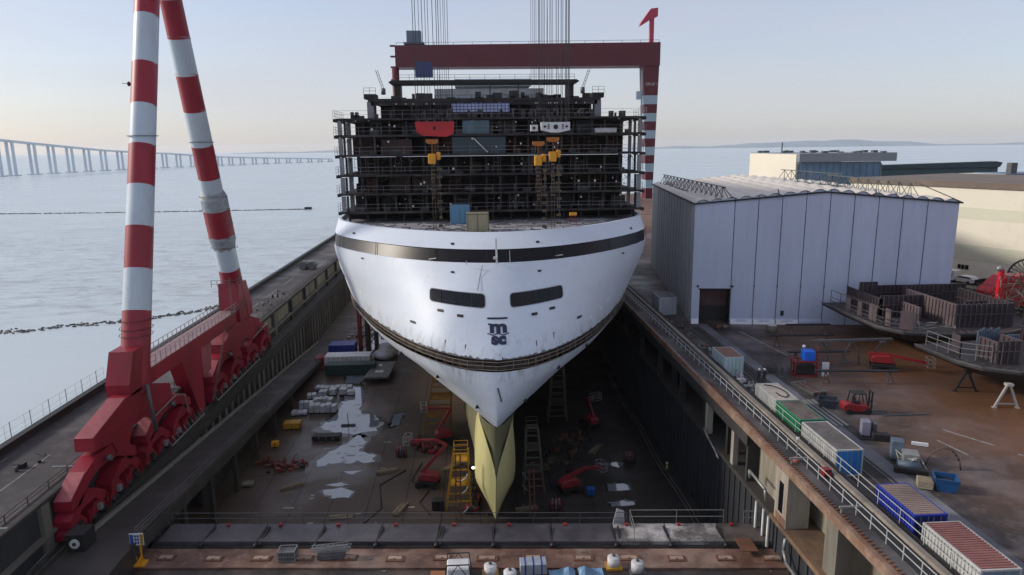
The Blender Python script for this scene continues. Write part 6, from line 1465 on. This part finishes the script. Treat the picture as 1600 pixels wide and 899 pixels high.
spots=[(-29.0,112.6,2.4,1.9,'grey white wrapped pack at the left of the pallet cluster'),(-25.8,110.6,4.6,2.2,'long flat topped white pack nearest the puddle'),(-26.6,114.6,3.4,1.6,'white pack behind the long flat topped one'),(-29.5,109.8,2.6,1.0,'low white pack in front of the cluster, by the ramp'),(-29.2,117.4,1.6,1.4,'small white bundle in the rear left of the cluster'),(-27.4,118.4,1.5,1.7,'small pale bundle in the rear row, second from left'),(-25.8,118.9,1.3,1.7,'blue grey bundle in the middle of the rear row'),(-24.0,119.0,1.4,1.6,'pale bundle in the rear row beside the puddle'),(-22.6,118.7,1.4,1.3,'last white bundle of the rear row, at the puddle edge'),(-28.2,121.5,2.6,1.1,'low white bundle farthest back in the cluster'),(-25.0,121.9,4.2,.9,'long low white stack at the back of the cluster')]
for x,y,w,h,lb in spots:
    t=thing('wrapped_pallet',lb,'pallet',(x,y,FZ),'wrapped packs on the dock floor'); t.rotation_euler.z=random.uniform(-.15,.15)
    MB().box(-w/2,w/2,-.75,.75,0,.16).build('pallet',darkm,t)
    n=max(1,round(w/.95))
    mb=MB()
    for k in range(n): a=-w/2+w*k/n; mb.box(a+.04,a+w/n-.04,-.7,.7,.16,h*random.uniform(.6,.72))
    mb.build('pack',wrap,t,bevel=.06)
def boxthing(name,label,cat,x,y,w,d,h,m_,m2,rz=0,z=FZ):
    t=thing(name,label,cat,(x,y,z)); t.rotation_euler.z=rz
    MB().box(-w/2,w/2,-d/2,d/2,.15,h).build('body',m_,t,bevel=.04)
    mb=MB()
    for k in range(max(2,int(w/.8))): a=-w/2+w*k/max(1,int(w/.8)-1) if int(w/.8)>1 else 0; mb.box(a-.04,a+.04,-d/2-.04,-d/2,.2,h-.05)
    mb.build('ribs',m2,t); MB().box(-w/2+.1,w/2-.1,-d/2+.1,d/2-.1,0,.15).build('skid',darkm,t); return t
boxthing('container','deep blue container on the dock floor behind the wrapped packs','container',-28.2,142.5,5.4,3.6,2.9,blued,bluep)
boxthing('container','white roofed container with red end on the dock floor behind the puddle','container',-25.8,135.2,9,3.2,2.6,white,galv)
boxthing('container','dark green container on the dock floor in front of the white one','container',-24.5,130.5,9.5,2.5,2.2,mat('dark_green',(.01,.04,.035),.6,.3,1.),darkm)
boxthing('container','small red box at the left end of the white dock floor container','container',-31.2,134.5,1.6,3,2.6,redp,dred)
t=thing('work_platform','grey work platform with white marks beside the ship on the dock floor','platform',(-18.8,129.5,FZ)); MB().prism([(-2.4,-5.5),(2.2,-5.5),(2.6,4),(-1.2,4)],1.0,1.35,'z').build('deck',concl if False else mat('platform_grey',(.12,.125,.12),.6,.3,.8),t)
for sx in(-1.8,1.8):
    for sy in(-4.8,3.4): MB().box(sx-.15,sx+.15,sy-.15,sy+.15,0,1.0).build('leg',darkm,t)
MB().box(-.6,.1,-2.8,-1.6,1.355,1.4).box(.2,.9,-2.8,-1.6,1.355,1.4).box(-.4,.2,1.2,2.2,1.355,1.4).build('white_marks',white,t)
t=thing('boat_hull','upturned white boat shaped load behind the work platform','load',(-19.3,142,FZ)); MB().blob((0,0,1.0),2.6,4.5,1.5,14,8).build('shell',wrap,t); MB().box(-2,2,-3.5,3.5,0,.5).build('cradle',darkm,t)
for k,(x,y,hh,lb) in enumerate(((-24.2,146,13.5,'dark red shoring tower nearest the ship side on the left'),(-21.8,141,14.5,'dark brown shoring tower against the left of the hull'))):
    t=thing('shoring_tower',lb,'shoring tower',(x,y,FZ),'shoring towers left of the ship'); mm_=dred if k==0 else mat('dark_brown_steel',(.05,.025,.02),.7,.3,1.)
    for sx in(-.9,.9):
        for sy in(-.9,.9): MB().box(sx-.3,sx+.3,sy-.3,sy+.3,0,hh).build('post',mm_,t)
    mb=MB()
    for j in range(6):
        z=hh*j/6
        for s in(-.9,.9): mb.bar((-.9,s,z),(.9,s,z+hh/6),.14); mb.bar((s,-.9,z+hh/6),(s,.9,z),.14)
    mb.build('braces',mm_,t); MB().box(-1.4,1.4,-1.4,1.4,hh,hh+.5).build('head',yel if k==0 else mm_,t)
def tower(label,x,y,w,d,h,m_,lean=0.,name='scaffold_tower',group='access towers around the bow',rz=0):
    t=thing(name,label,'scaffold tower',(x,y,FZ),group); t.rotation_euler.z=rz
    top=[(-w*.28+lean,-d*.3),(w*.28+lean,-d*.3),(w*.28+lean,d*.3),(-w*.28+lean,d*.3)]; bt=[(-w/2,-d/2),(w/2,-d/2),(w/2,d/2),(-w/2,d/2)]
    for k in range(4): MB().bar((*bt[k],0),(*top[k],h),.22).build('leg',m_,t)
    n=int(h/.95); mb=MB(); br_=MB()
    for j in range(1,n+1):
        f0=j/n
        P=[(bt[k][0]+(top[k][0]-bt[k][0])*f0,bt[k][1]+(top[k][1]-bt[k][1])*f0,h*f0) for k in range(4)]
        for k in(0,1,2,3):
            if k==0 or j%2==0: mb.bar(P[k],P[(k+1)%4],.12 if k else .15)
        if j%3==0:
            f1=(j-3)/n; P0=[(bt[k][0]+(top[k][0]-bt[k][0])*f1,bt[k][1]+(top[k][1]-bt[k][1])*f1,h*f1) for k in range(4)]
            br_.bar(P0[1],P[2],.09); br_.bar(P0[3],P[0],.09)
            mb.box(min(P[0][0],P[3][0])+.1,max(P[1][0],P[2][0])-.1,P[0][1]+.1,P[2][1]-.1,h*f0-.05,h*f0)
    mb.build('rungs',m_,t); br_.build('braces',m_,t)
    rl=MB(); railing(rl,[(*top[0],h),(*top[1],h),(*top[2],h),(*top[3],h),(*top[0],h)],1.0,1.5,.03); rl.build('guard_rail',m_,t); return t
tower('bright yellow tapering scaffold tower just left of the bulbous bow',-2.6,78.4,3.0,2.6,7.0,yel,.4)
tower('brownish yellow tall scaffold tower farther back left of the bow',-6.4,101,4.2,3,10.5,mat('brown_yellow',(.24,.12,.02),.6,.3,1.),1.2)
grt=mat('tower_grey',(.075,.07,.055),.6,.3,1.)
tower('grey brown slim scaffold tower just right of the bulbous bow',6.9,81.5,2.6,2.2,8.6,grt,-.2); tower('grey brown scaffold tower farther back right of the bow',12.6,104.5,3.0,2.4,9.5,grt,.2)
# props, blocks near the bow
kb_=None
for k in range(12):
    y=76+k*5.2
    t=thing('keel_block','concrete and timber keel block under the ship, %s'%['nearest the bulb tip','second behind the bulb tip','third behind the bulb tip','fourth behind the bulb tip','fifth behind the bulb tip','sixth behind the bulb tip','seventh behind the bulb tip','eighth behind the bulb tip','ninth behind the bulb tip','tenth behind the bulb tip','eleventh behind the bulb tip','last one far under the hull'][k],'keel block',(1.8,y,FZ),'keel blocks')
    MB().box(-.9,.9,-.6,.6,0,.5).build('base',conc,t); MB().box(-.7,.7,-.5,.5,.5,.68).build('timber',rust,t)
for s,lb in((-1,'rusty post with white clamps leaning at the left of the bulbous bow'),(1,'dark post with clamps at the right of the bulbous bow')):
    t=thing('bow_prop',lb,'prop',(1.8+s*4.1,74.6,FZ),'props beside the bulb')
    for q in(0,.55): MB().bar((q*s,0,0),(q*s-s*.1,.4,8.2 if s<0 else 6),.16).build('post',rust,t)
    mb=MB()
    for j in range(7): mb.bar((0,.1,.8+j*1.0),(.55*s,.1,1.0+j*1.0),.1)
    mb.build('rungs',rust,t)
    mb=MB()
    for z in(1.5,4.0,5.6): mb.path([(-s*.2,0,z-.6),(-s*.7,0,z-.2),(-s*.9,.1,z+.2)],.07,6)
    mb.build('clamps',white if s<0 else steel,t)
t=thing('spotlight','round dark work light glowing white beside the yellow tower','work light',(-.75,77.2,FZ)); MB().bar((0,0,0),(0,0,5.1),.1).build('pole',darkm,t); MB().tube((0,-.12,5.4),(0,.2,5.4),.5,n=18).build('housing',darkm,t)
em=bpy.data.materials.new('lamp_glow'); em.use_nodes=True; em.node_tree.nodes['Principled BSDF'].inputs['Emission Color'].default_value=(1,.97,.9,1); em.node_tree.nodes['Principled BSDF'].inputs['Emission Strength'].default_value=3
MB().tube((0,-.15,5.4),(0,-.13,5.4),.17,n=14).build('lens',em,t)
boxthing('black_box','small black box on the dock floor in front of the yellow tower','box',-5.1,77.4,1.5,1.1,1.3,darkm,steel)
boxthing('blue_bin','small blue bin in the shadow on the right of the dock floor','bin',13.9,79.4,1.0,.9,1.0,bluep,blued)
boxthing('yellow_skip','dull yellow skip on the dock floor by the ramp','skip',-29.2,104.2,2.6,1.6,1.1,yel,rust)
boxthing('yellow_box','small bright yellow box behind the rusty frames by the ramp','box',-30.0,97.2,1.0,.8,.9,hookyel,darkm)
boxthing('steel_tray','dark steel tray with pale rim standing on the dock floor by the puddle','tray',-22.9,99.3,4.2,1.4,.8,darkm,galv)
boxthing('pale_block','small pale yellow block near the piers of the ramp','block',-31.0-.0+.8,85.2,1.5,1.1,.5,concy,concl)
t=thing('stand_sign','thin upright post on a dark foot at the edge of the large puddle','post',(-20.6,104.4,FZ)); MB().box(-1.1,1.1,-.3,.3,0,.2).build('foot',darkm,t); MB().bar((0,0,0),(0,0,2.1),.1).build('post',darkm,t)
clutter('scrap_heap','heap of rusty red frames on the dock floor beside the ramp piers',[(-30,92,FZ),(-27,89.5,FZ),(-24.8,91,FZ)],80,1.1,1.3,[rust,dred,darkm],'scrap')
clutter('bow_debris','dark clutter of frames beside the red lifts on the dock floor',[(-9.5,97,FZ),(-7,94,FZ),(-3.5,97,FZ)],70,1.2,1.5,[darkm,rust,dred],'debris')
clutter('bow_debris','rusty clutter around the foot of the yellow tower',[(-1.2,76,FZ),(-.2,79,FZ),(-1.,84,FZ)],60,.5,1.5,[rust,darkm,dred,steel],'debris')
clutter('bow_debris','dim clutter along the right side of the bow on the dock floor',[(9,84,FZ),(12,92,FZ),(15,98,FZ)],70,2.,1.2,[darkm,rust,grt],'debris')
clutter('side_debris','pale scraps scattered between the ramp foot and the containers on the dock floor',[(-31,150,FZ),(-27,160,FZ),(-23,158,FZ)],60,2.5,.6,[galv,white,darkm],'debris')
mb=MB()
for k in range(34):
    x=random.uniform(-25,-8); y=random.uniform(72,104); a=random.uniform(-.3,.3); s=random.uniform(.05,.35); mb.box(x,x+s*random.uniform(1,5),y,y+s,FZ+.003,FZ+.03)
tag(mb.build('floor_scraps',mat('scrap_pale',(.32,.31,.29),.7,.3,2.)),kind='stuff')
t=thing('dock_hoses','two pale hoses running along the right edge of the dock floor','hose',(24.5,80,FZ),world=True)
for k in range(2): MB().path([(25.2-k*.5+.2*math.sin(j*1.3),70+j*5,FZ+.08) for j in range(12)],.08,5).build('hose',steel,t)
timber=mat('timber',(.17,.12,.07),.8,.4,2.)
for k,(x,y,rz,n_,lb) in enumerate([(-12.5,88,.3,5,'short stack of timber planks between the puddle and the red lift'),(-9.8,77.6,1.2,4,'few timber planks lying left of the black box'),(-16.5,76.4,.1,3,'timber planks on the dock floor near the gate'),(-3.8,88.5,.8,6,'timber stack close to the bow behind the yellow tower'),(5.6,76.6,.2,4,'timber planks right of the bulbous bow'),(16.8,92.5,1.0,5,'timber stack in the shade on the right of the dock floor'),(-24.5,84.6,.5,4,'timber planks near the ramp piers')]):
    t=thing('plank_stack',lb,'planks',(x,y,FZ),'plank stacks on the dock floor'); t.rotation_euler.z=rz
    for j in range(n_): MB().box(-1.4+random.uniform(-.2,.2),1.4+random.uniform(-.2,.2),-.5+(j%3)*.34,-.22+(j%3)*.34,.02+(j//3)*.14,.14+(j//3)*.14).build('plank',timber if j%2 else concy,t)
for k,(x,y,lb) in enumerate([(-11.0,92.5,'grey gas cylinder rack left of the red lifts'),(9.2,75.8,'grey gas cylinder rack right of the bulb near the gate'),(20.8,88,'grey gas cylinder rack by the dark wall')]):
    t=thing('cylinder_rack',lb,'gas cylinders',(x,y,FZ),'gas cylinder racks')
    for j in range(6): MB().tube((-.5+(j%3)*.4,(j//3)*.4-.2,.1),(-.5+(j%3)*.4,(j//3)*.4-.2,1.5),.14,n=8).blob((-.5+(j%3)*.4,(j//3)*.4-.2,1.5),.14,.14,.12,8,4).build('cylinder',steelb if j%2 else dred,t)
    mb=MB(); mb.box(-.8,.7,-.5,.5,0,.1)
    for z in(.5,1.1): mb.bar((-.8,-.45,z),(.7,-.45,z),.05); mb.bar((-.8,.45,z),(.7,.45,z),.05)
    for x_ in(-.78,.68): mb.bar((x_,-.45,.1),(x_,-.45,1.2),.05); mb.bar((x_,.45,.1),(x_,.45,1.2),.05)
    mb.build('rack',darkm,t)
for k,(P,lb) in enumerate([([(-6,76),(-7.5,79),(-6.5,82),(-9,85),(-8,90)],'dark cable snaking past the red lift on the dock floor'),([(-14,74),(-12,78),(-13,84),(-10,88)],'dark cable running from the gate toward the plank stack'),([(8,74),(10,78),(9,84),(12,90)],'dark cable in the shade right of the bow')]):
    tag(MB().path([(x,y,FZ+.06) for x,y in P],.07,6).build('cable',black),lb,'cable')
# white panel near the walkway
t=thing('leaning_panel','small white panel standing at the gate railing right of the bow','panel',(13.6,61.6,-9.6)); MB().prism([(-.6,0),(.6,.1),(.5,1.4),(-.2,1.7)],-.05,.05,'y').build('sheet',white,t); MB().bar((0,.05,-1.5),(0,.5,.6),.08).build('strut',steel,t)
# a few birds-eye extras on the left quay
t=thing('quay_machine','dark small machine with two round reels on the far left quay road','machine',(-42.8,178,LQ)); MB().box(-1.5,1.5,-1.2,1.2,.3,1.3).build('body',darkm,t)
for s in(-1,1): MB().tube((s*1.1,-1.5,1.0),(s*1.1,1.5,1.0),1.0,n=16).build('reel',steel,t)
clutter('quay_debris','bits of timber and metal beside the quay road behind the crane foot',[(-41,125,LQ),(-42,150,LQ)],26,1.2,.8,[darkm,concl,steel],'debris')
clutter('quay_debris','bits of metal and rope at the near edge of the left quay road',[(-47.4,66,LQ),(-47.2,57,LQ),(-42,72,LQ)],18,.5,.6,[darkm,steel],'debris')
# ================================================================== HAZE
hz_=bpy.data.materials.new('haze'); hz_.use_nodes=True; n=hz_.node_tree; n.nodes.clear(); ou=n.nodes.new('ShaderNodeOutputMaterial'); pv=n.nodes.new('ShaderNodeVolumePrincipled')
pv.inputs['Color'].default_value=(.95,.975,1,1); pv.inputs['Density'].default_value=.00004; pv.inputs['Anisotropy'].default_value=.3; n.links.new(pv.outputs[0],ou.inputs['Volume'])
HZ=True
if HZ:
    o=MB().box(-9100,9100,-500,12100,-18.,98).build('haze',hz_); o['kind']='stuff'
